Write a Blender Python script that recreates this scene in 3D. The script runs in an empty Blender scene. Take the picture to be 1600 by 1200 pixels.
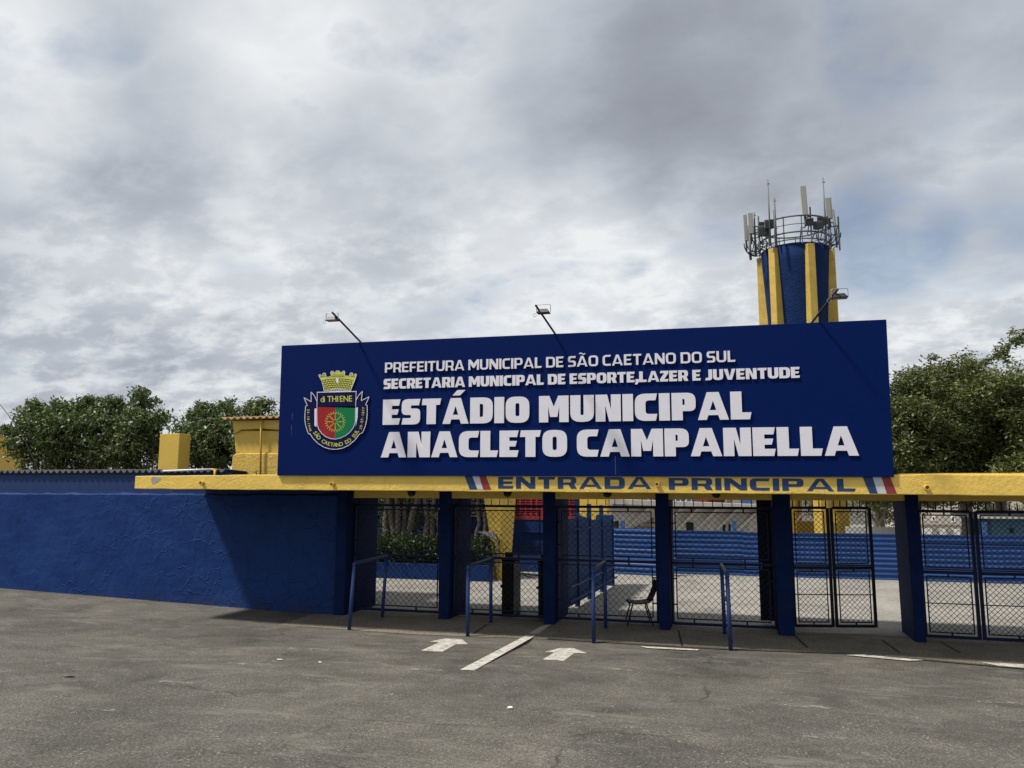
import bpy, math, random
import numpy as np
from mathutils import Vector, Matrix
random.seed(7); rng = np.random.default_rng(7)
sc = bpy.context.scene; col = sc.collection
R = math.radians
# ------------------------------------------------------------------ camera
F, HOR, ROLL, YAW = 1220., 168., 0.003, R(15.3)
PITCH = math.atan(HOR / F)
_fh = np.array([-math.sin(YAW), math.cos(YAW), 0]); _up = np.array([0, 0, 1.]); _r = np.array([math.cos(YAW), math.sin(YAW), 0])
FW = _fh * math.cos(PITCH) + _up * math.sin(PITCH); _u = np.cross(_r, FW)
RT = _r * math.cos(ROLL) + _u * math.sin(ROLL); UP = np.cross(RT, FW)
CAM = np.array([0, 0, 2.6])
cd = bpy.data.cameras.new('camera'); cam = bpy.data.objects.new('camera', cd); col.objects.link(cam)
cd.sensor_width = 36; cd.lens = F / 1600 * 36; cd.clip_end = 3000; cd.clip_start = .05
m = Matrix.Identity(4)
for i in range(3):
    m[i][0] = RT[i]; m[i][1] = UP[i]; m[i][2] = -FW[i]; m[i][3] = CAM[i]
cam.matrix_world = m; sc.camera = cam
def ray(px, py):
    d = FW * F + RT * (px - 800) - UP * (py - 600); return d / np.linalg.norm(d)
def at(px, py, Y):                       # the point of the wall plane y = Y under a measured pixel
    d = ray(px, py); return CAM + d * (Y / d[1])
def zat(px, py, Z=0.0):                  # same for a horizontal plane
    d = ray(px, py); return CAM + d * ((Z - CAM[2]) / d[2])
# ------------------------------------------------------------------ sky, sun, exposure
SUN = Vector((.52, .29, -1.0)).normalized()
EL = math.asin(-SUN.z)
sc.view_settings.view_transform = 'Standard'; sc.view_settings.look = 'None'
sc.view_settings.exposure = 0; sc.view_settings.gamma = 1
w = bpy.data.worlds.new('World'); sc.world = w; w.use_nodes = True
nt = w.node_tree; nt.nodes.clear()
def N(tree, typ, **kw):
    n = tree.nodes.new(typ)
    for k, v in kw.items(): setattr(n, k, v)
    return n
def L(tree, a, b): tree.links.new(a, b)
def M2(tree, op, a, b=None, clamp=False):
    n = N(tree, 'ShaderNodeMath', operation=op, use_clamp=clamp)
    for i, v in enumerate((a, b)):
        if v is None: continue
        if isinstance(v, (int, float)): n.inputs[i].default_value = v
        else: L(tree, v, n.inputs[i])
    return n.outputs[0]
def ramp(tree, fac, stops, interp='LINEAR'):
    n = N(tree, 'ShaderNodeValToRGB'); cr = n.color_ramp; cr.interpolation = interp
    while len(cr.elements) < len(stops): cr.elements.new(.5)
    for e, (p, c) in zip(cr.elements, stops):
        e.position = p; e.color = (*c, 1) if len(c) == 3 else c
    L(tree, fac, n.inputs[0]); return n.outputs[0]
def noise(tree, vec, scale, detail=4, rough=.55, dist=0., dim='3D'):
    n = N(tree, 'ShaderNodeTexNoise', noise_dimensions=dim)
    n.inputs['Scale'].default_value = scale; n.inputs['Detail'].default_value = detail
    n.inputs['Roughness'].default_value = rough; n.inputs['Distortion'].default_value = dist
    if vec is not None: L(tree, vec, n.inputs['Vector'])
    return n.outputs['Fac']
sky = N(nt, 'ShaderNodeTexSky', sky_type='NISHITA', sun_disc=False)
sky.sun_elevation = EL; sky.sun_rotation = R(225); sky.air_density = 1.0; sky.dust_density = 1.5
tc = N(nt, 'ShaderNodeTexCoord')
sep = N(nt, 'ShaderNodeSeparateXYZ'); L(nt, tc.outputs['Generated'], sep.inputs[0])
zz = M2(nt, 'ADD', M2(nt, 'MAXIMUM', sep.outputs[2], 0.), .34)
cmb = N(nt, 'ShaderNodeCombineXYZ')
L(nt, M2(nt, 'DIVIDE', sep.outputs[0], zz), cmb.inputs[0]); L(nt, M2(nt, 'DIVIDE', sep.outputs[1], zz), cmb.inputs[1])
mp = N(nt, 'ShaderNodeMapping'); mp.inputs['Rotation'].default_value = (0, 0, R(25)); mp.inputs['Scale'].default_value = (1.25, 1.45, 1)
mp.inputs['Location'].default_value = (3.1, 1.7, 0)
L(nt, cmb.outputs[0], mp.inputs['Vector'])
n_big = noise(nt, mp.outputs[0], .8, 3, .5, .2)
n_mid = noise(nt, mp.outputs[0], 2.1, 8, .50, .2)
n_fin = noise(nt, mp.outputs[0], 7.0, 8, .60, .1)
def blob(px, py, deg, amp):
    d = ray(px, py)
    n = N(nt, 'ShaderNodeVectorMath', operation='DOT_PRODUCT'); L(nt, tc.outputs['Generated'], n.inputs[0]); n.inputs[1].default_value = tuple(d)
    mr = N(nt, 'ShaderNodeMapRange', interpolation_type='SMOOTHSTEP'); L(nt, n.outputs['Value'], mr.inputs['Value'])
    mr.inputs['From Min'].default_value = math.cos(R(deg)); mr.inputs['From Max'].default_value = 1.0
    mr.inputs['To Min'].default_value = 0; mr.inputs['To Max'].default_value = amp
    return mr.outputs['Result']
low = N(nt, 'ShaderNodeMapRange'); L(nt, sep.outputs[2], low.inputs[0])       # broken small clouds low down, smooth sheets overhead
for i_, v_ in ((1, .42), (2, .14), (3, .05), (4, 1.0)): low.inputs[i_].default_value = v_
s = M2(nt, 'ADD', M2(nt, 'MULTIPLY', n_big, .40), M2(nt, 'MULTIPLY', n_mid, .36))
puff = N(nt, 'ShaderNodeMapRange', interpolation_type='SMOOTHSTEP'); L(nt, n_fin, puff.inputs[0]); puff.inputs[1].default_value = .40; puff.inputs[2].default_value = .66
s = M2(nt, 'ADD', s, M2(nt, 'MULTIPLY', M2(nt, 'SUBTRACT', puff.outputs[0], .4), M2(nt, 'MULTIPLY', low.outputs[0], .17)))
s = M2(nt, 'ADD', s, M2(nt, 'MULTIPLY', M2(nt, 'SUBTRACT', n_fin, .5), .12))
s = M2(nt, 'ADD', s, .335)
for b in ((1180, 150, 14, -.17), (930, 150, 9, -.10), (1500, 190, 11, -.09), (1100, 240, 7, -.05), (260, 210, 9, -.08), (560, 290, 8, -.09), (60, 330, 8, -.05), (430, 10, 8, .10),
          (10, 120, 8, .12), (330, 140, 5, .05), (360, 260, 4, .05), (1020, 340, 8, .07), (860, 440, 11, .06), (1500, 400, 9, .06), (190, 460, 7, .05), (1450, 540, 8, .06), (500, 450, 9, .03), (120, 590, 8, -.04)):
    s = M2(nt, 'ADD', s, blob(*b))
cloudcol = ramp(nt, s, [(.36, (.232, .246, .285)), (.50, (.345, .373, .425)), (.61, (.468, .507, .568)), (.72, (.62, .655, .70)), (.86, (.85, .87, .885))])
hole = M2(nt, 'ADD', M2(nt, 'MULTIPLY', n_mid, .7), M2(nt, 'MULTIPLY', n_fin, .3))
for b in ((1370, 385, 6, .22), (1560, 360, 5, .16), (150, 40, 4, .10), (1100, 370, 4, .10), (700, 480, 5, .06)):
    hole = M2(nt, 'ADD', hole, blob(*b))
holef = ramp(nt, hole, [(.56, (0, 0, 0)), (.72, (.7, .7, .7))])
bg1 = N(nt, 'ShaderNodeBackground'); bg1.inputs['Strength'].default_value = 1.0; L(nt, cloudcol, bg1.inputs['Color'])
bg2 = N(nt, 'ShaderNodeBackground'); bg2.inputs['Strength'].default_value = .11; L(nt, sky.outputs[0], bg2.inputs['Color'])
mx = N(nt, 'ShaderNodeMixShader'); L(nt, holef, mx.inputs[0]); L(nt, bg1.outputs[0], mx.inputs[1]); L(nt, bg2.outputs[0], mx.inputs[2])
wo = N(nt, 'ShaderNodeOutputWorld'); L(nt, mx.outputs[0], wo.inputs[0])
sd = bpy.data.lights.new('sun', 'SUN'); sd.energy = 5.0; sd.angle = R(5.0); sd.color = (1, .95, .87)
so = bpy.data.objects.new('sun', sd); col.objects.link(so); so.rotation_euler = SUN.to_track_quat('-Z', 'Y').to_euler(); so.location = (-20, -20, 40)

# ------------------------------------------------------------------ materials
def base(name):
    mt = bpy.data.materials.new(name); mt.use_nodes = True
    t = mt.node_tree; p = t.nodes['Principled BSDF']; c = N(t, 'ShaderNodeTexCoord')
    return mt, t, p, c.outputs['Object']
def setbump(t, p, h, strength, dist=.01):
    b = N(t, 'ShaderNodeBump'); b.inputs['Strength'].default_value = strength; b.inputs['Distance'].default_value = dist
    L(t, h, b.inputs['Height']); L(t, b.outputs[0], p.inputs['Normal'])
def mix(t, fac, a, b, mode='MIX'):
    n = N(t, 'ShaderNodeMix', data_type='RGBA', blend_type=mode)
    if isinstance(fac, (int, float)): n.inputs[0].default_value = fac
    else: L(t, fac, n.inputs[0])
    for i, v in ((6, a), (7, b)):
        if isinstance(v, tuple): n.inputs[i].default_value = (*v, 1)
        else: L(t, v, n.inputs[i])
    return n.outputs[2]
def paint(name, c, rough=.6, mott=.25, ms=2.0, bump=.25, bs=60., bd=.004, metal=0., dirt=None, ds=1.3, spec=.4):
    mt, t, p, o = base(name)
    n1 = noise(t, o, ms, 6, .62); n2 = noise(t, o, ms * 9, 4, .6)
    f = M2(t, 'ADD', M2(t, 'MULTIPLY', n1, .65), M2(t, 'MULTIPLY', n2, .35))
    lo = tuple(max(0, v * (1 - mott)) for v in c); hi = tuple(min(1, v * (1 + mott)) for v in c)
    cc = ramp(t, f, [(.32, lo), (.68, hi)])
    if dirt:
        d = ramp(t, noise(t, o, ds, 8, .65, .4), [(.56, (0, 0, 0)), (.72, (.7, .7, .7))]); cc = mix(t, d, cc, dirt)
    L(t, cc, p.inputs['Base Color']); p.inputs['Roughness'].default_value = rough; p.inputs['Metallic'].default_value = metal
    p.inputs['Specular IOR Level'].default_value = spec
    if bump: setbump(t, p, noise(t, o, bs, 5, .6), bump, bd)
    return mt
YEL = (.74, .515, .11)
M = {}
M['board'] = paint('sign_navy', (.0006, .0105, .082), .6, .06, 1.5, .02, 30, .002, spec=.06)
M['board_edge'] = paint('sign_edge', (.004, .007, .03), .5, .1)
M['letter'] = paint('letter_white', (.71, .70, .755), .55, .04, 6, 0, spec=.15)
M['black'] = paint('black_steel', (.006, .007, .013), .5, .3, 5, .15, 90, .002, spec=.15)
M['navy_steel'] = paint('navy_steel', (.006, .010, .035), .5, .3, 5, .15, 90, .002, spec=.15)
M['rail'] = paint('rail_blue', (.014, .042, .15), .5, .25, 8, .2, 60, .002, dirt=(.02, .025, .05), ds=5)
M['col'] = paint('column_blue', (.0048, .0155, .068), .7, .3, 3, .4, 35, .006, dirt=(.004, .011, .045), ds=2, spec=.08)
M['iron'] = paint('galvanised', (.28, .29, .31), .5, .2, 9, .1, 80, .002, metal=.4)
M['pole'] = paint('pole_dark', (.02, .018, .018), .5, .3, 8)
M['whitepl'] = paint('off_white', (.62, .62, .60), .5, .1, 6, .05)
M['antenna'] = paint('antenna_grey', (.27, .265, .24), .5, .1, 4, .05)
M['plastic'] = paint('black_plastic', (.007, .007, .008), .6, .1, 6, .05, spec=.12)
M['redpaint'] = paint('red_paint', (.24, .028, .034), .6, .2, 6, .3, 50)
M['whitepaint'] = paint('white_paint', (.52, .52, .53), .6, .12, 6, .3, 50)
M['navypaint'] = paint('navy_paint', (.011, .042, .135), .6, .2, 6, .4, 50)
M['bluewall'] = paint('blue_wall', (.009, .029, .115), .7, .2, 1.5, .3, 40, spec=.1)
M['fence'] = paint('fence_blue', (.019, .062, .205), .5, .2, 2, .1, 30, dirt=(.04, .06, .11), ds=2.5, spec=.3)
M['redgrille'] = paint('red_grille', (.27, .025, .035), .65, .15, 4, .2)
M['concrete'] = paint('old_concrete', (.36, .335, .30), .85, .3, 2, .4, 25, .02, dirt=(.10, .09, .08), ds=1.6)
M['greywall'] = paint('grey_render', (.42, .41, .385), .85, .15, 1.0, .2, 25, .01)
M['standwall'] = paint('stand_render', (.50, .47, .425), .85, .2, 1.2, .2, 25, .01, dirt=(.26, .24, .21), ds=1.2)
M['beige'] = paint('beige_render', (.46, .41, .36), .85, .15, .6, .2, 20, .01)
M['white_wall'] = paint('white_render', (.72, .72, .70), .8, .1, 1)
M['tealwall'] = paint('teal_render', (.05, .12, .19), .75, .15, 1)
M['seat'] = paint('seat_blue', (.03, .085, .24), .6, .2, 4)
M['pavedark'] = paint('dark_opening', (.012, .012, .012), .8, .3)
M['roof'] = paint('fibre_cement', (.10, .095, .09), .85, .35, 3, .3, 40, .006, dirt=(.05, .045, .04), ds=3)
M['brownpipe'] = paint('brown_pipe', (.07, .03, .022), .7, .2, 6)
M['tile'] = paint('clay_tile', (.33, .215, .075), .8, .4, 6, .3, 40, .006, dirt=(.42, .27, .07), ds=7)
M['baregrey'] = paint('bare_cement', (.36, .34, .30), .9, .35, 12, .5, 60, .01)
M['bark'] = paint('bark', (.12, .095, .065), .9, .4, 6, .6, 30, .02)
M['bark_mid'] = paint('bark_mid', (.12, .10, .075), .9, .4, 6, .7, 25, .03)
M['bark_pale'] = paint('bark_pale', (.27, .24, .20), .9, .35, 5, .6, 25, .02)
M['crest_navy'] = paint('crest_navy', (.008, .009, .055), .5, .05, 4, 0, spec=.06)
M['crest_red'] = paint('crest_red', (.30, .025, .03), .5, .05, 4, 0, spec=.06)
M['crest_green'] = paint('crest_green', (.012, .17, .07), .5, .05, 4, 0, spec=.06)
M['crest_gold'] = paint('crest_gold', (.56, .56, .10), .5, .05, 4, 0, spec=.06)
M['glass'] = paint('lamp_glass', (.03, .03, .03), .2, .05, 4, 0)
M['paper'] = paint('paper', (.7, .7, .67), .7, .1, 4)

def yellow_mat(name, c=YEL, rb=.9, ms=1.6, mott=.12, dirt=True):
    mt, t, p, o = base(name)
    n1 = noise(t, o, ms, 6, .62); n2 = noise(t, o, 16, 5, .65)
    cc = ramp(t, n1, [(.3, tuple(v * (1 - mott) for v in c)), (.7, tuple(min(1, v * (1 + mott)) for v in c))])
    if dirt:
        st = N(t, 'ShaderNodeMapping'); st.inputs['Scale'].default_value = (5, 5, .8); L(t, o, st.inputs['Vector'])
        d = ramp(t, noise(t, st.outputs[0], 1.6, 8, .7), [(.56, (0, 0, 0)), (.8, (.42, .42, .42))])
        cc = mix(t, d, cc, (.30, .19, .05))
        ch = ramp(t, noise(t, o, 26, 3, .6), [(.715, (0, 0, 0)), (.735, (1, 1, 1))])
        cc = mix(t, ch, cc, (.13, .10, .06))
    L(t, cc, p.inputs['Base Color']); p.inputs['Roughness'].default_value = .6; p.inputs['Specular IOR Level'].default_value = .3
    v = N(t, 'ShaderNodeTexVoronoi', feature='DISTANCE_TO_EDGE'); v.inputs['Scale'].default_value = 5
    wv = N(t, 'ShaderNodeVectorMath', operation='ADD'); nn = N(t, 'ShaderNodeTexNoise'); nn.inputs['Scale'].default_value = 4; L(t, o, nn.inputs['Vector'])
    L(t, o, wv.inputs[0]); L(t, nn.outputs['Color'], wv.inputs[1]); L(t, wv.outputs[0], v.inputs['Vector'])
    ridge = ramp(t, v.outputs['Distance'], [(0, (1, 1, 1)), (.06, (0, 0, 0))])
    msk = ramp(t, noise(t, o, 2.2, 3, .5), [(.5, (0, 0, 0)), (.62, (1, 1, 1))])
    h = M2(t, 'ADD', M2(t, 'MULTIPLY', M2(t, 'MULTIPLY', ridge, msk), .5), n2)
    setbump(t, p, h, rb, .02); return mt
M['yellow'] = yellow_mat('yellow_plaster', YEL, .5); M['yellow_smooth'] = yellow_mat('yellow_wall', (.60, .41, .078), .3, 1, .08, False)
M['yellow_rough'] = yellow_mat('yellow_rough_plaster', (.62, .42, .085), 1.0, 1.6, .18)

def wall_mat():
    mt, t, p, o = base('wall_blue_plaster')
    n1 = noise(t, o, .7, 7, .62); n2 = noise(t, o, 7, 6, .65)
    f = M2(t, 'ADD', M2(t, 'MULTIPLY', n1, .6), M2(t, 'MULTIPLY', n2, .4))
    cc = ramp(t, f, [(.34, (.0068, .0265, .112)), (.66, (.0122, .043, .168))])
    sp = ramp(t, noise(t, o, 55, 2, .5), [(.74, (0, 0, 0)), (.76, (1, 1, 1))]); cc = mix(t, M2(t, 'MULTIPLY', sp, .3), cc, (.07, .09, .17))
    sz = N(t, 'ShaderNodeMapRange', interpolation_type='SMOOTHSTEP'); sxz = N(t, 'ShaderNodeSeparateXYZ'); L(t, o, sxz.inputs[0]); L(t, sxz.outputs[2], sz.inputs[0])
    for i_, v_ in ((1, .42), (2, .05), (3, 0.), (4, .55)): sz.inputs[i_].default_value = v_
    cc = mix(t, M2(t, 'MULTIPLY', sz.outputs[0], ramp(t, noise(t, o, 4, 6, .7), [(.42, (0, 0, 0)), (.62, (1, 1, 1))])), cc, (.035, .035, .045))
    st = N(t, 'ShaderNodeMapping'); st.inputs['Scale'].default_value = (4, 4, .35); L(t, o, st.inputs['Vector'])
    cc = mix(t, ramp(t, noise(t, st.outputs[0], 1.2, 7, .65), [(.55, (0, 0, 0)), (.75, (.4, .4, .4))]), cc, (.006, .018, .065))
    L(t, cc, p.inputs['Base Color']); p.inputs['Roughness'].default_value = .62; p.inputs['Specular IOR Level'].default_value = .12
    nn = N(t, 'ShaderNodeTexNoise'); nn.inputs['Scale'].default_value = 1.6; nn.inputs['Detail'].default_value = 5; L(t, o, nn.inputs['Vector'])
    sc_ = N(t, 'ShaderNodeVectorMath', operation='SCALE'); sc_.inputs['Scale'].default_value = .9; L(t, nn.outputs['Color'], sc_.inputs[0])
    wv = N(t, 'ShaderNodeVectorMath', operation='ADD'); L(t, o, wv.inputs[0]); L(t, sc_.outputs[0], wv.inputs[1])
    v = N(t, 'ShaderNodeTexVoronoi', feature='DISTANCE_TO_EDGE'); v.inputs['Scale'].default_value = 1.7; L(t, wv.outputs[0], v.inputs['Vector'])
    ridge = ramp(t, v.outputs['Distance'], [(0, (1, 1, 1)), (.01, (.5, .5, .5)), (.035, (0, 0, 0))])
    sx = N(t, 'ShaderNodeSeparateXYZ'); L(t, o, sx.inputs[0])
    right = N(t, 'ShaderNodeMapRange'); L(t, sx.outputs[0], right.inputs[0]); right.inputs[1].default_value = -6; right.inputs[2].default_value = 1.5
    right.inputs[3].default_value = -.14; right.inputs[4].default_value = .18
    msk = ramp(t, M2(t, 'ADD', noise(t, o, .9, 3, .5), right.outputs[0]), [(.46, (.0, .0, .0)), (.66, (.75, .75, .75))])
    pl = ramp(t, noise(t, wv.outputs[0], 2.0, 3, .5), [(.35, (0, 0, 0)), (.65, (1, 1, 1))])
    h = M2(t, 'ADD', M2(t, 'MULTIPLY', M2(t, 'MULTIPLY', ridge, msk), 1.0), M2(t, 'MULTIPLY', n2, .28))
    h = M2(t, 'ADD', h, M2(t, 'MULTIPLY', pl, .5))
    h = M2(t, 'ADD', h, M2(t, 'MULTIPLY', noise(t, o, 60, 3, .6), .06))
    setbump(t, p, h, .62, .028); return mt
M['wall'] = wall_mat()
def block_mat():
    mt, t, p, o = base('wall_blue_blockwork')
    sw = N(t, 'ShaderNodeMapping'); sw.inputs['Rotation'].default_value = (R(90), 0, 0); L(t, o, sw.inputs['Vector'])
    b = N(t, 'ShaderNodeTexBrick'); L(t, sw.outputs[0], b.inputs['Vector']); b.inputs['Scale'].default_value = 1
    b.inputs['Brick Width'].default_value = .55; b.inputs['Row Height'].default_value = .2; b.inputs['Mortar Size'].default_value = .008
    b.inputs['Color1'].default_value = (.0095, .031, .118, 1); b.inputs['Color2'].default_value = (.0105, .035, .13, 1); b.inputs['Mortar'].default_value = (.0065, .021, .085, 1)
    cc = mix(t, .35, b.outputs['Color'], ramp(t, noise(t, o, 3, 5, .6), [(.3, (.006, .019, .075)), (.7, (.013, .040, .148))]))
    L(t, cc, p.inputs['Base Color']); p.inputs['Roughness'].default_value = .6; p.inputs['Specular IOR Level'].default_value = .3
    setbump(t, p, M2(t, 'ADD', M2(t, 'SUBTRACT', 1., b.outputs['Fac']), M2(t, 'MULTIPLY', noise(t, o, 30, 4, .6), .5)), .6, .008); return mt
M['block'] = block_mat()
def asphalt_mat(name, lo, hi, speck, patch=True):
    mt, t, p, o = base(name)
    big = noise(t, o, .45, 6, .6, .6); mid = noise(t, o, 1.3, 8, .68, .4); fine = noise(t, o, 50, 3, .75); gr = noise(t, o, 125, 2, .6)
    f = M2(t, 'ADD', M2(t, 'MULTIPLY', big, .5), M2(t, 'MULTIPLY', mid, .5))
    cc = ramp(t, f, [(.36, lo), (.50, tuple((a + b) / 2 for a, b in zip(lo, hi))), (.64, hi)])
    g = ramp(t, M2(t, 'ADD', M2(t, 'MULTIPLY', fine, .6), M2(t, 'MULTIPLY', gr, .4)), [(.38, (.40, .40, .40)), (.5, (.95, .95, .95)), (.61, (2.1, 2.06, 1.95))])
    cc = mix(t, 1.0, cc, g, 'MULTIPLY')
    sp = ramp(t, noise(t, o, 42, 2, .5), [(.645, (0, 0, 0)), (.69, (.9, .9, .9))])
    cl = ramp(t, noise(t, o, 1.7, 5, .7), [(.42, (.15, .15, .15)), (.6, (.9, .9, .9))])
    cc = mix(t, M2(t, 'MULTIPLY', sp, cl), cc, speck)
    if patch:
        st = N(t, 'ShaderNodeMapping'); st.inputs['Scale'].default_value = (.8, 1.9, 1); st.inputs['Rotation'].default_value = (0, 0, R(-6)); L(t, o, st.inputs['Vector'])
        wr = ramp(t, noise(t, st.outputs[0], 1.1, 9, .72, .5), [(.55, (0, 0, 0)), (.64, (.6, .6, .6))])
        cc = mix(t, wr, cc, (.165, .155, .132))
        oil = ramp(t, noise(t, o, .8, 6, .6, .5), [(.60, (0, 0, 0)), (.74, (.6, .6, .6))]); cc = mix(t, oil, cc, (.035, .035, .034))
        v = N(t, 'ShaderNodeTexVoronoi', feature='DISTANCE_TO_EDGE'); v.inputs['Scale'].default_value = .22
        nn = N(t, 'ShaderNodeTexNoise'); nn.inputs['Scale'].default_value = 1.1; nn.inputs['Detail'].default_value = 8; L(t, o, nn.inputs['Vector'])
        wv = N(t, 'ShaderNodeVectorMath', operation='ADD'); L(t, o, wv.inputs[0]); L(t, nn.outputs['Color'], wv.inputs[1]); L(t, wv.outputs[0], v.inputs['Vector'])
        ck = ramp(t, v.outputs['Distance'], [(0, (.75, .75, .75)), (.006, (0, 0, 0))])
        ckm = ramp(t, noise(t, o, .5, 3, .5), [(.5, (0, 0, 0)), (.6, (1, 1, 1))])
        cc = mix(t, M2(t, 'MULTIPLY', ck, ckm), cc, (.02, .019, .017))
    L(t, cc, p.inputs['Base Color']); p.inputs['Roughness'].default_value = .88; p.inputs['Specular IOR Level'].default_value = .25
    setbump(t, p, M2(t, 'ADD', fine, M2(t, 'MULTIPLY', gr, .7)), .55, .006); return mt
M['asphalt'] = asphalt_mat('asphalt', (.043, .0425, .039), (.118, .108, .093), (.42, .41, .37))
M['pave'] = asphalt_mat('pavement_cement', (.115, .100, .078), (.205, .178, .142), (.42, .39, .33), False)
M['court'] = asphalt_mat('courtyard_cement', (.165, .157, .142), (.295, .278, .25), (.4, .38, .34), False)
def worn_paint():
    mt, t, p, o = base('worn_road_paint')
    n1 = noise(t, o, 9, 8, .75); n2 = noise(t, o, 70, 3, .6)
    f = M2(t, 'ADD', M2(t, 'MULTIPLY', n1, .6), M2(t, 'MULTIPLY', n2, .4))
    L(t, ramp(t, f, [(.36, (.18, .17, .145)), (.56, (.54, .515, .46))]), p.inputs['Base Color']); p.inputs['Roughness'].default_value = .8
    a = ramp(t, f, [(.37, (0, 0, 0)), (.47, (1, 1, 1))]); L(t, a, p.inputs['Alpha']); return mt
M['roadpaint'] = worn_paint()
def faint_paint():
    mt, t, p, o = base('faded_road_paint')
    f = M2(t, 'ADD', M2(t, 'MULTIPLY', noise(t, o, 7, 8, .75), .6), M2(t, 'MULTIPLY', noise(t, o, 60, 3, .6), .4))
    p.inputs['Base Color'].default_value = (.36, .34, .30, 1); p.inputs['Roughness'].default_value = .85
    L(t, ramp(t, f, [(.50, (0, 0, 0)), (.60, (.8, .8, .8))]), p.inputs['Alpha']); return mt
M['faint'] = faint_paint()
def leaf_mat(name, c1, c2, c3, tr=.22):
    mt, t, p, o = base(name)
    g = N(t, 'ShaderNodeNewGeometry')
    cc = ramp(t, g.outputs['Random Per Island'], [(0, c1), (.5, c2), (1, c3)])
    big = ramp(t, noise(t, o, 1.1, 3, .5), [(.35, (.75, .75, .75)), (.65, (1.2, 1.2, 1.1))]); cc = mix(t, 1., cc, big, 'MULTIPLY')
    L(t, cc, p.inputs['Base Color']); p.inputs['Roughness'].default_value = .45; p.inputs['Specular IOR Level'].default_value = .35
    ts = N(t, 'ShaderNodeBsdfTranslucent'); L(t, cc, ts.inputs['Color'])
    ms = N(t, 'ShaderNodeMixShader'); ms.inputs[0].default_value = tr
    L(t, p.outputs[0], ms.inputs[1]); L(t, ts.outputs[0], ms.inputs[2]); L(t, ms.outputs[0], t.nodes['Material Output'].inputs['Surface']); return mt
M['leaf_ficus'] = leaf_mat('leaf_ficus', (.040, .066, .020), (.085, .122, .038), (.20, .235, .10))
M['leaf_dark'] = leaf_mat('leaf_dark', (.052, .068, .020), (.095, .116, .036), (.17, .185, .075))
M['leaf_olive'] = leaf_mat('leaf_olive', (.068, .09, .024), (.12, .145, .044), (.20, .22, .09))
M['leaf_hedge'] = leaf_mat('leaf_hedge', (.012, .026, .007), (.024, .046, .012), (.05, .08, .022))
def brick_mat():
    mt, t, p, o = base('bare_brick')
    sw = N(t, 'ShaderNodeMapping'); sw.inputs['Rotation'].default_value = (R(90), 0, 0); L(t, o, sw.inputs['Vector'])
    b = N(t, 'ShaderNodeTexBrick'); L(t, sw.outputs[0], b.inputs['Vector']); b.inputs['Scale'].default_value = 1
    b.inputs['Brick Width'].default_value = .4; b.inputs['Row Height'].default_value = .2; b.inputs['Mortar Size'].default_value = .025
    b.inputs['Color1'].default_value = (.24, .2, .16, 1); b.inputs['Color2'].default_value = (.3, .26, .21, 1); b.inputs['Mortar'].default_value = (.09, .075, .06, 1)
    L(t, b.outputs['Color'], p.inputs['Base Color']); p.inputs['Roughness'].default_value = .9; return mt
M['brick'] = brick_mat()

# ------------------------------------------------------------------ mesh helpers
class MB:
    def __init__(s): s.v = []; s.f = []
    def add(s, vs, fs):
        o = len(s.v); s.v += [tuple(map(float, p)) for p in vs]; s.f += [tuple(i + o for i in f) for f in fs]; return s
    def box(s, x0, x1, y0, y1, z0, z1):
        return s.hexa([(x0, y0, z0), (x1, y0, z0), (x1, y1, z0), (x0, y1, z0)], [(x0, y0, z1), (x1, y0, z1), (x1, y1, z1), (x0, y1, z1)])
    def hexa(s, b, t):
        n = len(b)
        fs = [tuple(range(n))[::-1], tuple(range(n, 2 * n))] + [(i, (i + 1) % n, n + (i + 1) % n, n + i) for i in range(n)]
        return s.add(list(b) + list(t), fs)
    def bar(s, a, b, wd, ht=None, up=(0, 0, 1)):
        a = Vector(a); b = Vector(b); d = (b - a).normalized(); u = Vector(up)
        if abs(d.dot(u)) > .98: u = Vector((0, 1, 0))
        x = d.cross(u).normalized() * wd / 2; y = x.cross(d).normalized() * (ht or wd) / 2
        return s.hexa([a - x - y, a + x - y, a + x + y, a - x + y], [b - x - y, b + x - y, b + x + y, b - x + y])
    def tube(s, pts, r, n=8, cap=True):
        pts = [Vector(p) for p in pts]; rs = r if isinstance(r, (list, tuple)) else [r] * len(pts); o = len(s.v); prev = None
        for i, p in enumerate(pts):
            d = (pts[min(i + 1, len(pts) - 1)] - pts[max(i - 1, 0)]).normalized()
            if prev is None:
                u = Vector((0, 0, 1)) if abs(d.z) < .9 else Vector((1, 0, 0)); x = d.cross(u).normalized()
            else: x = (prev - d * prev.dot(d)).normalized()
            prev = x; y = d.cross(x)
            for k in range(n):
                a = 2 * math.pi * k / n; s.v.append(tuple(p + (x * math.cos(a) + y * math.sin(a)) * rs[i]))
        for i in range(len(pts) - 1):
            for k in range(n): s.f.append((o + i * n + k, o + i * n + (k + 1) % n, o + (i + 1) * n + (k + 1) % n, o + (i + 1) * n + k))
        if cap: s.f.append(tuple(o + k for k in range(n))[::-1]); s.f.append(tuple(o + (len(pts) - 1) * n + k for k in range(n)))
        return s
    def grid(s, fn, nu, nv):
        o = len(s.v)
        for i in range(nu + 1):
            for j in range(nv + 1): s.v.append(tuple(map(float, fn(i / nu, j / nv))))
        for i in range(nu):
            for j in range(nv):
                a = o + i * (nv + 1) + j; s.f.append((a, a + nv + 1, a + nv + 2, a + 1))
        return s
    def build(s, name, mat, parent=None, smooth=False, bevel=0, label=None, kind=None):
        off = rootloc(parent)
        me = bpy.data.meshes.new(name); me.from_pydata([(p[0] - off[0], p[1] - off[1], p[2] - off[2]) for p in s.v], [], s.f); me.update()
        me.materials.append(mat)
        if smooth: me.polygons.foreach_set('use_smooth', [True] * len(me.polygons))
        return link(name, me, parent, bevel, label, kind)
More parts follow.
